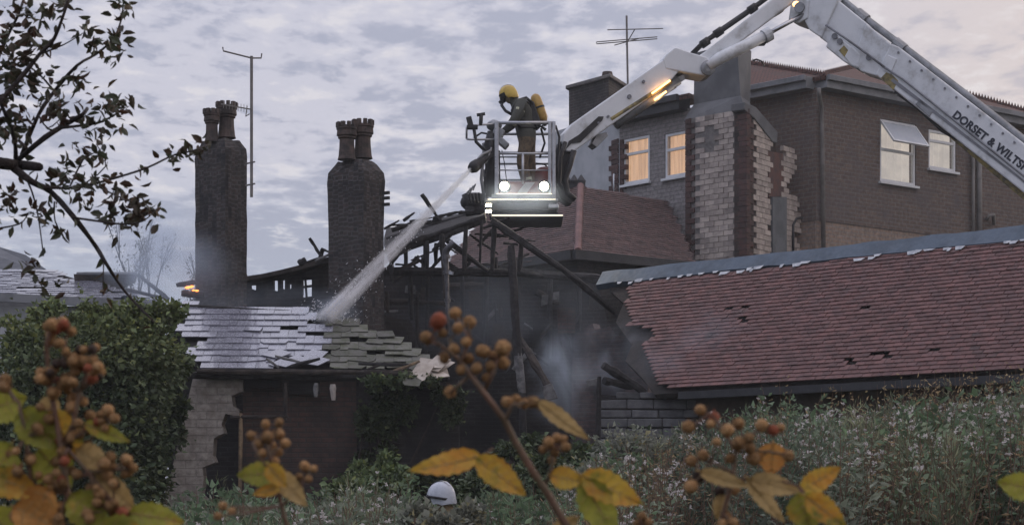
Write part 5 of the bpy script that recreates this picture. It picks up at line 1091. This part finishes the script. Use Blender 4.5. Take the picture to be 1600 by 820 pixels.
clump('ivy_patch', 'dark ivy patch clinging under the broken end of the slate roof', 'ivy', [E3(random.uniform(562, 716), random.uniform(600, 775), 28.15, random.uniform(8, 20), 5, random.uniform(10, 30)) for _ in range(34)]+[E3(random.uniform(585, 700), random.uniform(590, 602), 28.0, 18, 8, 9) for _ in range(9)], 8500, .06, M['ivyleaf'], lambda p, m: gt(p, m)*np.where(p[:, 2:3] > 3.28, 1.2, .6), .2)
clump('leafy_bush', 'green leafy bush at the foot of the lean-to wall', 'bush', [E3(575, 758, 24.5, 46, 50, 22), E3(615, 748, 24.5, 26, 40, 22), E3(545, 770, 24, 40, 40, 22), E3(604, 722, 24.8, 14, 20, 16), E3(560, 735, 24.8, 14, 20, 14)], 5000, .075, M['ivyleaf'], lambda p, m: gt(p, m)*np.array([[1.5, 1.5, 1.35]]), .4)
clump('bramble_bush', 'dark bramble bush in front of the rubble, right of the white helmet', 'bush', [E3(800, 765, 24.5, 70, 50, 36), E3(850, 735, 25, 40, 40, 26), E3(750, 765, 24, 40, 50, 28), E3(905, 715, 26, 30, 40, 24), E3(800, 705, 26.5, 26, 30, 16), E3(835, 690, 27, 16, 20, 14)], 7000, .07, M['ivyleaf'], lambda p, m: gt(p, m)*.95, .4)
clump('weed_clump', 'low pale weed clump hiding the shoulders of the white helmeted firefighter', 'weeds', [E3(690, 824, 16.6, 40, 16, 22), E3(730, 812, 16.8, 26, 16, 26), E3(655, 810, 16.8, 26, 16, 22)], 2600, .06, M['scrub'], lambda p, m: gt(p, m)*.85, .2)
clump('weedy_bush', 'pale grey green bush in front of the block stub', 'bush', [E3(985, 720, 23, 60, 60, 50), E3(1060, 720, 23, 60, 60, 45), E3(940, 760, 22, 60, 60, 40)], 8000, .06, M['scrub'], lambda p, m: gt(p, m)*.95, .4)
# ---- bare-ish tree in the smoke behind the chimney
def bgtree():
    t = thing('distant_tree', P(268, HZ, 60)+Vector((0, 0, -.7)), 'hazy small tree in the smoke behind the left chimney', 'tree'); q = MB(); C = []
    def grow(p, d, L, r, dep):
        e = p+d*L; q.tube([p, e], [r, r*.7], 4, False)
        if dep == 0:
            for k in range(16): C.append(e-d*random.random()*L+Vector((random.gauss(0, .12), random.gauss(0, .12), random.gauss(0, .12))))
            return
        for k in range(3 if dep > 1 else 4): grow(e, (d+Vector((random.gauss(0, .3), random.gauss(0, .3), random.gauss(.3, .2)))).normalized(), L*random.uniform(.6, .85), r*.6, dep-1)
    b = P(268, HZ, 60); b.z = .9; grow(b, Vector((0, 0, 1)), 2.95, .14, 0 if False else 4); q.build('trunk', M['bark'], t, uv=False)
    C = np.array(C); n = len(C); o = leafobj('crown', leafmesh(C, rng.normal(size=(n, 3)), rng.uniform(.06, .13, n), rng.uniform(.03, .07, n)), rng.uniform(.7, 1.3, (n, 1))*np.ones((1, 3)), M['leafdark'], t)
bgtree()
# ---- overhanging tree at the left edge
tree = thing('overhanging_tree', Vector((-2.6, 6.1, 0)), 'dark leafy fruit tree branch hanging in from the top corner', 'tree')
TY = 6.0
def br(pts, r0, r1, dy=0.0, name='branch', parent=tree):
    n = len(pts); ps = []; rr = []
    for i, (x, y) in enumerate(pts):
        ps.append(P(x, y, TY+dy+.06*math.sin(i*1.7+x*.05)))
        rr.append((r0+(r1-r0)*i/(n-1))/F*TY)
    # smooth a little with midpoints
    q = MB(); fine = []; fr = []
    for i in range(n-1):
        for k in range(3):
            t = k/3; a, b = ps[i], ps[i+1]; w0 = ps[max(i-1, 0)]; w1 = ps[min(i+2, n-1)]
            fine.append(.5*((2*a)+(b-w0)*t+(2*w0-5*a+4*b-w1)*t*t+(3*a-w0-3*b+w1)*t**3)); fr.append((rr[i]+(rr[i+1]-rr[i])*t)*random.uniform(.88, 1.12))
    fine.append(ps[-1]); fr.append(rr[-1]); q.tube(fine, fr, 7); q.build(name, M['bark'], parent, smooth=True, uv=False); return fine
lines = [br([(-330, 330), (-180, 250), (-60, 248), (0, 255), (30, 258), (62, 261)], 14, 6.5), br([(15, 258), (50, 284), (80, 300), (120, 345), (150, 385), (165, 410), (195, 455), (240, 502)], 6, 1.6),
  br([(28, 250), (70, 215), (110, 190), (128, 180), (136, 170)], 4.5, 3), br([(95, 200), (150, 193), (175, 182), (196, 168)], 2.5, 1), br([(25, 248), (22, 215), (5, 170), (-20, 120)], 4, 2.5),
  br([(34, 242), (60, 180), (85, 143), (120, 103), (150, 85), (178, 60), (190, 28), (193, 0)], 3.5, 1.2, .1), br([(-10, 170), (30, 125), (62, 85), (85, 60), (105, 5), (112, -30)], 4, 2, -.1), br([(-10, 110), (10, 60), (28, 25), (40, -10)], 3, 2, .1),
  br([(70, 293), (120, 293), (180, 278), (230, 262), (270, 243), (300, 236), (326, 226)], 2.4, .8, -.05), br([(36, 268), (50, 300), (60, 340), (68, 400)], 1.8, 1, .1), br([(115, 340), (150, 345), (190, 350), (222, 346), (246, 326)], 2, .8, -.1),
  br([(85, 315), (86, 345), (100, 372), (94, 355), (105, 368)], 1.4, .7), br([(-10, 358), (30, 350), (44, 334)], 1.6, .8, .15), br([(60, 180), (75, 200), (95, 185)], 1.5, .8), br([(110, 290), (130, 250), (150, 238)], 1.6, .7, -.1), br([(45, 235), (30, 220), (40, 232)], 3, 2), br([(150, 290), (180, 305), (215, 318), (240, 330)], 1.6, .7), br([(120, 295), (165, 260), (150, 225)], 1.4, .7, .1), br([(162, 412), (161, 440), (160, 462)], 1.2, .6), br([(40, 412), (62, 440), (66, 452)], 1.3, .7, .1), br([(85, 143), (60, 115), (30, 95)], 2, 1, .1), br([(62, 85), (100, 70), (130, 52)], 1.6, .7)]
q = MB(); q.tube([Vector((-2.6, 6.1, -.1)), Vector((-2.5, 6.05, 1.0)), Vector((-2.35, 6.0, 2.0)), P(-330, 330, TY)], [.14, .12, .1, .06], 10); q.build('trunk', M['bark'], tree, smooth=True, uv=False)
CL = [(130, 48, 12), (150, 70, 14), (175, 62, 16), (186, 78, 12), (178, 92, 8), (192, 10, 12), (190, 22, 8), (60, 30, 14), (80, 15, 16), (100, 5, 14), (30, 90, 16), (12, 105, 22), (40, 100, 14), (20, 130, 22), (8, 150, 20), (45, 125, 16), (60, 145, 10), (65, 70, 16), (50, 60, 18), (85, 165, 14), (95, 175, 14), (90, 155, 10), (172, 160, 16), (186, 170, 14), (192, 152, 10), (162, 176, 10), (185, 192, 9), (130, 190, 8), (150, 205, 7), (120, 120, 10), (110, 130, 10), (75, 110, 10), (130, 160, 6), (105, 250, 10), (130, 238, 12), (152, 240, 12), (160, 225, 8), (130, 288, 14), (145, 280, 12), (110, 300, 12), (100, 270, 12), (85, 275, 8), (190, 300, 12), (205, 312, 14), (220, 322, 14), (242, 330, 12), (215, 337, 10), (198, 347, 12), (182, 325, 12), (170, 335, 12), (10, 310, 12), (5, 325, 12), (50, 340, 10), (75, 330, 10), (70, 350, 6), (270, 244, 8), (284, 241, 9), (300, 236, 8), (318, 228, 9), (222, 262, 6), (190, 276, 5), (35, 180, 12), (15, 185, 16), (5, 210, 16), (30, 200, 10), (42, 20, 12), (20, 15, 10), (2, 60, 18), (25, 45, 10), (110, 285, 8), (160, 462, 5), (66, 452, 6), (52, 420, 8), (35, 412, 5), (95, 448, 5), (20, 300, 8), (140, 320, 8)]
C = []; Dv = []
for x, y, m in CL:
    for k in range(int(m*1.15)):
        p = P(x+random.gauss(0, 9), y+random.gauss(0, 8), TY+random.gauss(0, .05)); C.append(p); a = random.uniform(0, 6.28); Dv.append((math.cos(a)*.8, random.gauss(0, .5), math.sin(a)*.7-.25))
for ln in lines[1:]:
    for p in ln:
        if random.random() < .3: C.append(p+Vector((random.gauss(0, .008), 0, random.gauss(0, .008)))); a = random.uniform(0, 6.28); Dv.append((math.cos(a), random.gauss(0, .4), math.sin(a)))
C = np.array(C); Dv = np.array(Dv); n = len(C); L = rng.uniform(.022, .044, n)
def leaf6(c, d, L, W):                      # rounder leaf of 6 outline points with a folded midrib
    d = d/np.linalg.norm(d, axis=1, keepdims=True); s = np.cross(d, rng.normal(size=d.shape)); s /= np.linalg.norm(s, axis=1, keepdims=True); nn = np.cross(s, d); out = []
    for t0, w0, t1, w1 in ((0, .15, .35, 1), (.35, 1, .7, .8), (.7, .8, 1, .02)):
        for sg in (-1, 1):
            def pt(t, w): return c+d*(L*t)[:, None]+s*(sg*W*.5*w)[:, None]+nn*(W*.22*w-L*.25*t*t)[:, None]
            def mid(t): return c+d*(L*t)[:, None]-nn*(L*.25*t*t)[:, None]
            out.append(np.stack([mid(t0), pt(t0, w0), pt(t1, w1), mid(t1)], 1))
    return np.concatenate(out, 0).reshape(-1, 3)
tn = rng.uniform(.55, 1.3, (n, 1))*np.where(rng.random((n, 1)) < .25, np.array([[1.3, .8, .7]]), np.array([[1., 1., 1.]]))
leafobj('leaves', leaf6(C, Dv, L, L*rng.uniform(.4, .6, n)), np.tile(tn, (6, 1)), M['leafdark'], tree)['kind'] = 'stuff'
# ---- foreground brambles
BY = 2.0
def berrymesh(name, m):
    bm = bmesh.new(); bmesh.ops.create_icosphere(bm, subdivisions=3, radius=1); ctr = []
    for k in range(34):
        z = 1-2*(k+.5)/34; a = k*2.39996; ctr.append(Vector((math.sqrt(1-z*z)*math.cos(a), math.sqrt(1-z*z)*math.sin(a), z)))
    for v in bm.verts:
        dmin = min((v.co-c).length for c in ctr); v.co *= .74+.3*math.sqrt(max(0, 1-(dmin/.38)**2))+random.uniform(-.05, .05)
    for k in range(90):                     # dry hairs
        e = Vector((random.gauss(0, 1), random.gauss(0, 1), random.gauss(0, 1))).normalized(); s_ = e.orthogonal()*.02; bm.faces.new([bm.verts.new(p) for p in (e*.9+s_, e*.9-s_, e*random.uniform(1.15, 1.38)+Vector((random.gauss(0, .06), random.gauss(0, .06), random.gauss(0, .06))))])
    # withered sepals under the fruit
    for k in range(5):
        a = k*1.2566; o = Vector((math.cos(a), math.sin(a), 0)); s = Vector((-math.sin(a), math.cos(a), 0))
        q = [Vector((0, 0, -.85))+s*.22, o*.75-s*.2+Vector((0, 0, -.95)), o*1.25+Vector((0, 0, -.7-random.random()*.4)), o*.75+s*.2+Vector((0, 0, -.95))]; bm.faces.new([bm.verts.new(p) for p in q])
    me = bpy.data.meshes.new(name); bm.to_mesh(me); bm.free(); me.shade_smooth(); me.materials.append(M[m]); return me
BMESH = {m: berrymesh('berry', m) for m in ('berry', 'berryred', 'berrydark')}
def bleaf(parent, base, tip, wpx, m, Y=BY, dy=0.0, curl=.15, roll=0.0, name='leaf'):
    """broad toothed bramble leaf from base pixel to tip pixel"""
    a = P(*base, Y); b = P(*tip, Y+dy); ax = b-a; L = ax.length; d = ax.normalized(); s = d.cross(Vector((0, -1, 0))).normalized(); s = Matrix.Rotation(roll, 3, d) @ s; nn = s.cross(d)
    if nn.y > 0: nn = -nn
    nu, nv = 14, 6; W = wpx/F*Y; q = MB()
    for i in range(nu+1):
        t = i/nu; w = (math.sin(math.pi*min(1, t*1.02)**.72)**.8 if 0 < t < 1 else 0)*(1+.08*(1 if i % 2 else -1))+.01
        for j in range(nv+1):
            u = j/nv*2-1; p = a+d*(L*(t+.03*abs(u)))+s*(u*w*W/2)+nn*(abs(u)*W*.12-curl*L*t*t+.05*W*math.sin(t*9)*abs(u)+random.gauss(0, .0006)); q.v.append(tuple(p))
    q.f = [(i*(nv+1)+j, i*(nv+1)+j+1, (i+1)*(nv+1)+j+1, (i+1)*(nv+1)+j) for i in range(nu) for j in range(nv)]
    o = q.build(name, M[m], parent, smooth=True, uv=False); k = MB(); k.tube([a-d*.002, a+d*L*.5+nn*(-curl*L*.25), b+nn*(-curl*L)], [.0011, .0008, .0004], 5)
    for i in range(3, nu-2, 2):
        for jj in (0, nv): k.tube([q.v[i*(nv+1)+nv//2], Vector(q.v[(i+1)*(nv+1)+jj])*.8+Vector(q.v[(i+1)*(nv+1)+nv//2])*.2], [.0006, .0003], 4, False)
    k.build('midrib', M['bl_tan'], o, uv=False); return o
def bramble(label, base, canes, berries, leaves, Y=BY):
    t = thing('bramble', P(base[0], base[1], Y), label, 'bramble', 'autumn brambles close to the camera')
    nodes = []
    for pts, r0, r1 in canes:
        ps = [P(x, y, Y+.012*math.sin(i*2+x)) for i, (x, y) in enumerate(pts)]; n = len(ps); q = MB(); rr = [(r0+(r1-r0)*i/(n-1))/F*Y for i in range(n)]; q.tube(ps, rr, 8); nodes += ps
        for k in range(n*4):
            i = random.randrange(n-1); p = ps[i]+(ps[i+1]-ps[i])*random.random(); e = Vector((random.gauss(0, 1), random.gauss(0, .5), random.gauss(0, 1))).normalized(); q.add([p+e.orthogonal()*.0006, p-e.orthogonal()*.0006, p+e*(rr[i]+.0025)], [(0, 1, 2)])
        q.build('cane', M['cane'], t, smooth=True, uv=False)
    for bx in berries:
        x, y, r = bx[:3]; m = bx[3] if len(bx) > 3 else 'berry'; c = P(x, y, Y+random.gauss(0, .012)); R3 = r/F*Y*random.uniform(.74, .9)
        near = min(nodes, key=lambda p: (p-c).length); dv = (c-near).normalized() if (c-near).length > 1e-5 else Vector((0, 0, 1))
        M4 = Matrix.Translation(c) @ dv.to_track_quat('Z', 'Y').to_matrix().to_4x4() @ Matrix.Rotation(random.uniform(0, 6), 4, 'Z') @ Matrix.Diagonal((R3, R3, R3*random.uniform(.95, 1.15), 1)); inst('berry', BMESH[m], t, M4)
        if (c-near).length > R3 and (c-near).length < .12:
            q = MB(); q.tube([near, (near+c)/2+Vector((0, 0, -.002)), c-dv*R3*.8], [.0013, .0011, .001], 5); q.build('fruit_stalk', M['cane'], t, uv=False)
    for lf in leaves: bleaf(t, *lf[:4], Y=Y+random.gauss(0, .02), **(lf[4] if len(lf) > 4 else {}))
    return t
R_D = 'berryred'
bramble('bramble spray with a red berry on top and orange leaves, centre of the view', (890, 830),
  [([(890, 830), (860, 778), (830, 732), (805, 690), (788, 655), (755, 612), (735, 585), (715, 560), (703, 530)], 6.5, 3), ([(755, 612), (770, 585), (778, 560)], 3.5, 2), ([(790, 655), (800, 632), (830, 628)], 3, 2), ([(735, 585), (705, 612)], 3, 2), ([(770, 700), (752, 715)], 2, 1.4), ([(850, 765), (862, 730), (866, 700)], 3, 2), ([(720, 565), (735, 530), (730, 505)], 3, 2), ([(715, 560), (690, 540), (672, 528)], 2.5, 1.6)],
  [(685, 501, 15, R_D), (711, 489, 13), (734, 503, 13), (666, 527, 13), (716, 512, 11), (728, 534, 11), (754, 548, 12), (786, 543, 14), (786, 567, 12), (731, 560, 10), (709, 545, 11), (694, 560, 10), (703, 612, 12), (745, 575, 10), (766, 572, 11), (692, 520, 9), (792, 628, 11), (806, 624, 11), (820, 630, 10), (834, 628, 12), (848, 634, 10), (857, 690, 10), (870, 684, 11), (884, 698, 10), (866, 706, 9), (848, 702, 8), (880, 686, 8), (770, 555, 9), (760, 590, 9), (720, 578, 9), (862, 718, 8)],
  [((756, 712), (644, 738), 40, 'bl_yellow', dict(curl=-.06, roll=.3)), ((742, 712), (820, 772), 44, 'bl_yellow', dict(curl=.05)), ((838, 624), (918, 686), 26, 'bl_tan', dict(curl=-.15)), ((858, 742), (912, 752), 36, 'bl_yellow', {}), ((905, 740), (1002, 786), 50, 'bl_yellow', dict(curl=.05)), ((910, 745), (962, 842), 56, 'bl_green', dict(curl=.1)), ((860, 835), (905, 806), 26, 'bl_tan', {})])
bramble('bramble spray of brown berries and curled yellow leaves, before the weeds on the right', (1130, 840),
  [([(1125, 840), (1130, 800), (1145, 750), (1150, 705), (1130, 670), (1110, 645)], 4.5, 2), ([(1150, 705), (1170, 680), (1195, 668)], 3, 2), ([(1148, 740), (1110, 720), (1085, 715)], 2.5, 1.5), ([(1145, 750), (1200, 745), (1250, 760)], 3, 1.6), ([(1150, 705), (1200, 705), (1225, 710)], 2.4, 1.5)],
  [(1094, 640, 10), (1116, 652, 12, R_D), (1075, 667, 13), (1154, 662, 11), (1137, 672, 12), (1190, 664, 12), (1208, 672, 12, R_D), (1170, 684, 11), (1154, 692, 12), (1172, 700, 12), (1178, 716, 13), (1232, 712, 11), (1080, 720, 12), (1098, 710, 11), (1092, 744, 12, 'berrydark'), (1079, 760, 13), (1125, 768, 11, 'berrydark'), (1147, 764, 11), (1140, 716, 9), (1120, 690, 8), (1134, 806, 10), (1146, 816, 10), (1128, 818, 9), (1258, 796, 11, 'berrydark'), (1286, 798, 9, 'berrydark'), (1275, 808, 10, 'berrydark'), (1220, 668, 9), (1110, 662, 8)],
  [((1208, 690), (1205, 742), 46, 'bl_orange', dict(roll=.2)), ((1170, 746), (1248, 768), 34, 'bl_tan', dict(curl=-.08)), ((1248, 768), (1312, 730), 36, 'bl_yellow', dict(curl=.05)), ((1165, 745), (1224, 815), 26, 'bl_tan', dict(curl=-.1)), ((1090, 735), (1170, 760), 24, 'bl_tan', dict(curl=-.1)), ((1246, 768), (1270, 830), 56, 'bl_green', {}), ((1256, 772), (1322, 822), 40, 'bl_yellow', {}), ((1130, 770), (1120, 810), 24, 'bl_tan', {})])
bramble('small bramble tip with a tight berry bunch and one olive leaf, before the lean-to', (450, 850),
  [([(455, 850), (440, 790), (430, 745), (420, 705), (415, 680)], 4, 2), ([(430, 745), (405, 715), (395, 690)], 2.4, 1.5), ([(440, 790), (470, 760), (482, 735)], 2.4, 1.5)],
  [(392, 680, 9), (415, 662, 9), (436, 660, 9), (418, 682, 11), (436, 678, 11), (446, 692, 9), (404, 694, 9), (424, 696, 10), (410, 708, 9), (436, 706, 9), (476, 728, 9), (490, 732, 8), (468, 744, 8), (482, 748, 8), (348, 790, 9), (340, 806, 9), (362, 798, 8), (430, 720, 8)],
  [((436, 738), (372, 742), 40, 'bl_green', dict(curl=.05)), ((430, 735), (480, 790), 34, 'bl_tan', dict(curl=-.1)), ((418, 724), (446, 760), 30, 'bl_yellow', {}), ((440, 760), (395, 772), 20, 'bl_yellow', {})])
lb = []
for cx_, cy_2, n_, sp in ((95, 525, 13, 26), (140, 565, 18, 28), (85, 590, 13, 26), (110, 620, 10, 26), (60, 660, 9, 26), (160, 655, 8, 20), (120, 690, 12, 30), (185, 735, 14, 26), (90, 745, 14, 30), (150, 770, 14, 34), (30, 720, 8, 20), (10, 600, 4, 8), (40, 810, 6, 20), (110, 810, 8, 30), (190, 805, 8, 24)):
    for k in range(n_):
        a = random.uniform(0, 6.28); r = sp*math.sqrt(random.random()); lb.append((cx_+r*math.cos(a), cy_2+r*math.sin(a), random.uniform(7.5, 11.5), random.choice(['berry']*12+['berryred', 'berrydark'])))
bramble('large bramble thicket thick with brown berries, bottom corner under the ivy', (60, 850),
  [([(130, 850), (105, 770), (96, 700), (85, 640), (76, 590), (72, 540), (80, 510)], 6, 3), ([(60, 850), (50, 760), (40, 680), (30, 630)], 5, 2.5), ([(220, 850), (180, 790), (140, 740), (105, 700)], 4.5, 3), ([(96, 700), (115, 660), (125, 610), (140, 570), (150, 545)], 4, 2), ([(105, 690), (150, 665), (175, 650)], 3, 1.6), ([(140, 740), (175, 735), (200, 730)], 3, 1.6), ([(76, 590), (100, 560), (105, 520)], 3, 1.5)], lb,
  [((30, 640), (90, 700), 60, 'bl_green', {}), ((60, 700), (110, 760), 70, 'bl_green', {}), ((-20, 740), (60, 770), 50, 'bl_yellow', {}), ((130, 660), (204, 690), 26, 'bl_green', dict(curl=-.1)), ((150, 740), (210, 795), 40, 'bl_tan', {}), ((-20, 640), (40, 620), 60, 'bl_green', {}), ((200, 800), (290, 815), 44, 'bl_green', dict(curl=-.1)), ((20, 790), (100, 830), 60, 'bl_orange', {}), ((-20, 800), (30, 840), 60, 'bl_green', {}), ((110, 770), (170, 830), 60, 'bl_green', {}), ((70, 640), (130, 720), 60, 'bl_yellow', {}), ((20, 690), (-20, 760), 60, 'bl_green', {}), ((80, 760), (40, 820), 60, 'bl_orange', {}), ((120, 700), (170, 730), 40, 'bl_tan', {}), ((160, 820), (230, 840), 50, 'bl_green', {}), ((90, 620), (60, 660), 34, 'bl_tan', {})])
bramble('single yellow green bramble leaf poking in at the right edge', (1640, 800), [([(1650, 830), (1630, 780), (1620, 762)], 4, 2)], [], [((1622, 765), (1560, 752), 44, 'bl_green', {}), ((1622, 765), (1660, 740), 40, 'bl_yellow', {})])
bramble('berry stub at the bottom edge left of the curled leaves', (1030, 850), [([(1010, 850), (1006, 825), (1000, 812)], 4, 2)], [(1003, 806, 10), (1012, 816, 10), (995, 818, 9)], [])
# ================================================================ smoke, water and air
def volmat(name, dens, nscale, lo, hi, col=(.74, .85, 1), stretch=(1, 1, 1), power=1.2, aniso=.2, off=(0, 0, 0)):
    m, nt, b = newmat(name); nt.nodes.remove(b); tcn = nd(nt, 'ShaderNodeTexCoord'); gm = nd(nt, 'ShaderNodeNewGeometry')
    ln = nd(nt, 'ShaderNodeVectorMath', {0: tcn.outputs['Object']}, operation='LENGTH').outputs['Value']
    fall = nd(nt, 'ShaderNodeMapRange', {0: ln, 1: 1.0, 2: .15, 3: 0., 4: 1.}, interpolation_type='SMOOTHSTEP').outputs[0]
    mp = nd(nt, 'ShaderNodeMapping', {0: gm.outputs['Position'], 'Scale': stretch, 'Location': off})
    n = nd(nt, 'ShaderNodeTexNoise', {'Vector': mp.outputs[0], 'Scale': nscale, 'Detail': 4, 'Roughness': .55, 'Distortion': .6}).outputs[0]
    k = nd(nt, 'ShaderNodeMath', {0: ramp(nt, n, lo, hi), 1: fall}, operation='MULTIPLY').outputs[0]; k = nd(nt, 'ShaderNodeMath', {0: k, 1: dens}, operation='MULTIPLY').outputs[0]
    pv = nd(nt, 'ShaderNodeVolumePrincipled', {'Color': rgb(col), 'Density': k, 'Anisotropy': aniso}); nt.links.new(pv.outputs[0], nt.nodes['Material Output'].inputs['Volume']); return m
def puff(label, px, py, Y, rx, ry, rz, dens, nscale=1.2, lo=.42, hi=.7, tilt=0.0, stretch=(1, 1, 1), name='smoke', **k):
    bm = bmesh.new(); bmesh.ops.create_icosphere(bm, subdivisions=3, radius=1); me = bpy.data.meshes.new(name); bm.to_mesh(me); bm.free()
    me.materials.append(volmat(name, dens, nscale, lo, hi, stretch=stretch, **k)); o = bpy.data.objects.new(name, me); COL.objects.link(o); o.location = P(px, py, Y); o.scale = (rx, ry, rz); o.rotation_euler = (0, tilt, 0); return tag(o, label, kind='stuff')
puff('blue grey smoke drifting past the foot of the left chimney', 270, 425, 32.9, 1.3, 1.0, .9, 1.1, 1.0, .38, .66, stretch=(1, 1, .6))
puff('pale smoke rising behind the left chimney', 262, 400, 36.5, 1.6, 1.0, 1.2, 1.6, 1.1, .36, .64, stretch=(1, 1, .5))
puff('thin steam sliding over the slate roof', 390, 474, 31.3, 2.4, .7, .4, .6, 1.2, .35, .7, stretch=(.5, 1, 1.4))
puff('smoke curling up through the burnt building', 800, 490, 34.3, 2.6, 1.2, 1.4, .16, .8, .32, .66)
puff('blue smoke rising from the rubble beside the red roof', 880, 580, 32.4, .9, .7, 1.1, 1.7, 1.7, .42, .66, stretch=(1, 1, .55))
puff('blue smoke blowing across the broken roof edge', 985, 570, 31.0, 1.4, .7, .85, .75, 1.4, .4, .68, tilt=.25)
puff('wisp of smoke over the tiles', 1070, 545, 29.6, 1.5, .6, .85, .42, 1.3, .4, .7)
puff('cloud of spray where the jet hits the slates', 516, 490, 30.2, .55, .5, .35, 1.4, 2.5, .3, .65)
puff('added mist puff that gives the cage lamps their halo', 815, 305, 34.0, 1.0, .45, .5, .5, 2, .1, .3)  # mist put in only to catch the lamp light as a glow
puff('thin smoke over the mossy slates and rubble', 700, 590, 30.5, 2.2, .8, .9, .012, 1, .3, .7)
# jet of water from the cage nozzle
J0, J1 = NZ1, Vector(P(508, 500, 29.85)); ax = J1-J0; LJ = ax.length
q = MB(); ns = 26; n = 14
for i in range(ns+1):
    t = i/ns; r = .05+.29*t; c = J0+ax*t
    x_ = ax.normalized().orthogonal().normalized(); y_ = ax.normalized().cross(x_)
    q.v += [tuple(c+(x_*math.cos(2*math.pi*j/n)+y_*math.sin(2*math.pi*j/n))*r) for j in range(n)]
q.f = [(i*n+j, i*n+(j+1) % n, (i+1)*n+(j+1) % n, (i+1)*n+j) for i in range(ns) for j in range(n)]+[tuple(range(n-1, -1, -1)), tuple(ns*n+j for j in range(n))]
m, nt, b = newmat('spray'); nt.nodes.remove(b); gm = nd(nt, 'ShaderNodeNewGeometry'); az = ax.normalized(); ex = az.orthogonal().normalized(); ey = az.cross(ex)
dots = [nd(nt, 'ShaderNodeVectorMath', {0: gm.outputs['Position'], 1: tuple(e*s)}, operation='DOT_PRODUCT').outputs['Value'] for e, s in ((ex, 16), (ey, 16), (az, .6))]
cb = nd(nt, 'ShaderNodeCombineXYZ', {0: dots[0], 1: dots[1], 2: dots[2]}); nz = nd(nt, 'ShaderNodeTexNoise', {'Vector': cb.outputs[0], 'Scale': 1.0, 'Detail': 3}).outputs[0]
al = nd(nt, 'ShaderNodeVectorMath', {0: gm.outputs['Position'], 1: tuple(az)}, operation='DOT_PRODUCT').outputs['Value']; a0 = J0.dot(az)
thin = nd(nt, 'ShaderNodeMapRange', {0: al, 1: a0, 2: a0+LJ, 3: 80.0, 4: 26.0}).outputs[0]
rad = nd(nt, 'ShaderNodeMapRange', {0: al, 1: a0, 2: a0+LJ, 3: .05, 4: .2}).outputs[0]
dx_ = nd(nt, 'ShaderNodeMath', {0: nd(nt, 'ShaderNodeVectorMath', {0: gm.outputs['Position'], 1: tuple(ex)}, operation='DOT_PRODUCT').outputs['Value'], 1: J0.dot(ex)}, operation='SUBTRACT').outputs[0]
dy_ = nd(nt, 'ShaderNodeMath', {0: nd(nt, 'ShaderNodeVectorMath', {0: gm.outputs['Position'], 1: tuple(ey)}, operation='DOT_PRODUCT').outputs['Value'], 1: J0.dot(ey)}, operation='SUBTRACT').outputs[0]
hyp = nd(nt, 'ShaderNodeVectorMath', {0: nd(nt, 'ShaderNodeCombineXYZ', {0: dx_, 1: dy_}).outputs[0]}, operation='LENGTH').outputs['Value']
rr_ = nd(nt, 'ShaderNodeMath', {0: hyp, 1: rad}, operation='DIVIDE').outputs[0]
soft = nd(nt, 'ShaderNodeMapRange', {0: rr_, 1: 1.0, 2: .1, 3: 0., 4: 1.}, interpolation_type='SMOOTHERSTEP').outputs[0]
thin = nd(nt, 'ShaderNodeMath', {0: thin, 1: soft}, operation='MULTIPLY').outputs[0]
dn = nd(nt, 'ShaderNodeMath', {0: ramp(nt, nz, .36, .6), 1: thin}, operation='MULTIPLY').outputs[0]
pv = nd(nt, 'ShaderNodeVolumePrincipled', {'Color': (.96, .97, 1, 1), 'Density': dn, 'Anisotropy': .3}); nt.links.new(pv.outputs[0], nt.nodes['Material Output'].inputs['Volume'])
jet = q.build('water_jet', m, org=J0, uv=False); tag(jet, 'white jet of water arcing from the cage nozzle to the slate roof', kind='stuff')
C = []
for k in range(900):
    t = random.random()**.6; r = (.05+.25*t)*random.gauss(0, .55); a = random.uniform(0, 6.28); x_ = az.orthogonal().normalized(); y_ = az.cross(x_); C.append(J0+ax*t+(x_*math.cos(a)+y_*math.sin(a))*r)
for k in range(300): C.append(J1+Vector((random.gauss(0, .28), random.gauss(0, .15), abs(random.gauss(0, .14)))))
C = np.array(C); n = len(C)
o = leafobj('water_droplets', leafmesh(C, rng.normal(size=(n, 3))*.3+np.array(az), rng.uniform(.02, .07, n), rng.uniform(.008, .016, n)), np.ones((n, 3)), mat('droplet', (.8, .82, .86), (.7, .72, .76), rough=.2, bump=0, transl=.5)); tag(o, 'loose droplets and splash around the water jet', kind='stuff')
# thin smoky air over the whole site
hb = MB(); hb.box((0, 60, 9.0), (190, 150, 20.4)); hz_ = hb.build('haze', None, org=(0, 0, 0), uv=False); m, nt, b = newmat('haze_air'); nt.nodes.remove(b)
pv = nd(nt, 'ShaderNodeVolumePrincipled', {'Color': (.9, .95, 1, 1), 'Density': .0007, 'Anisotropy': .2}); nt.links.new(pv.outputs[0], nt.nodes['Material Output'].inputs['Volume']); hz_.data.materials.append(m); tag(hz_, kind='stuff')
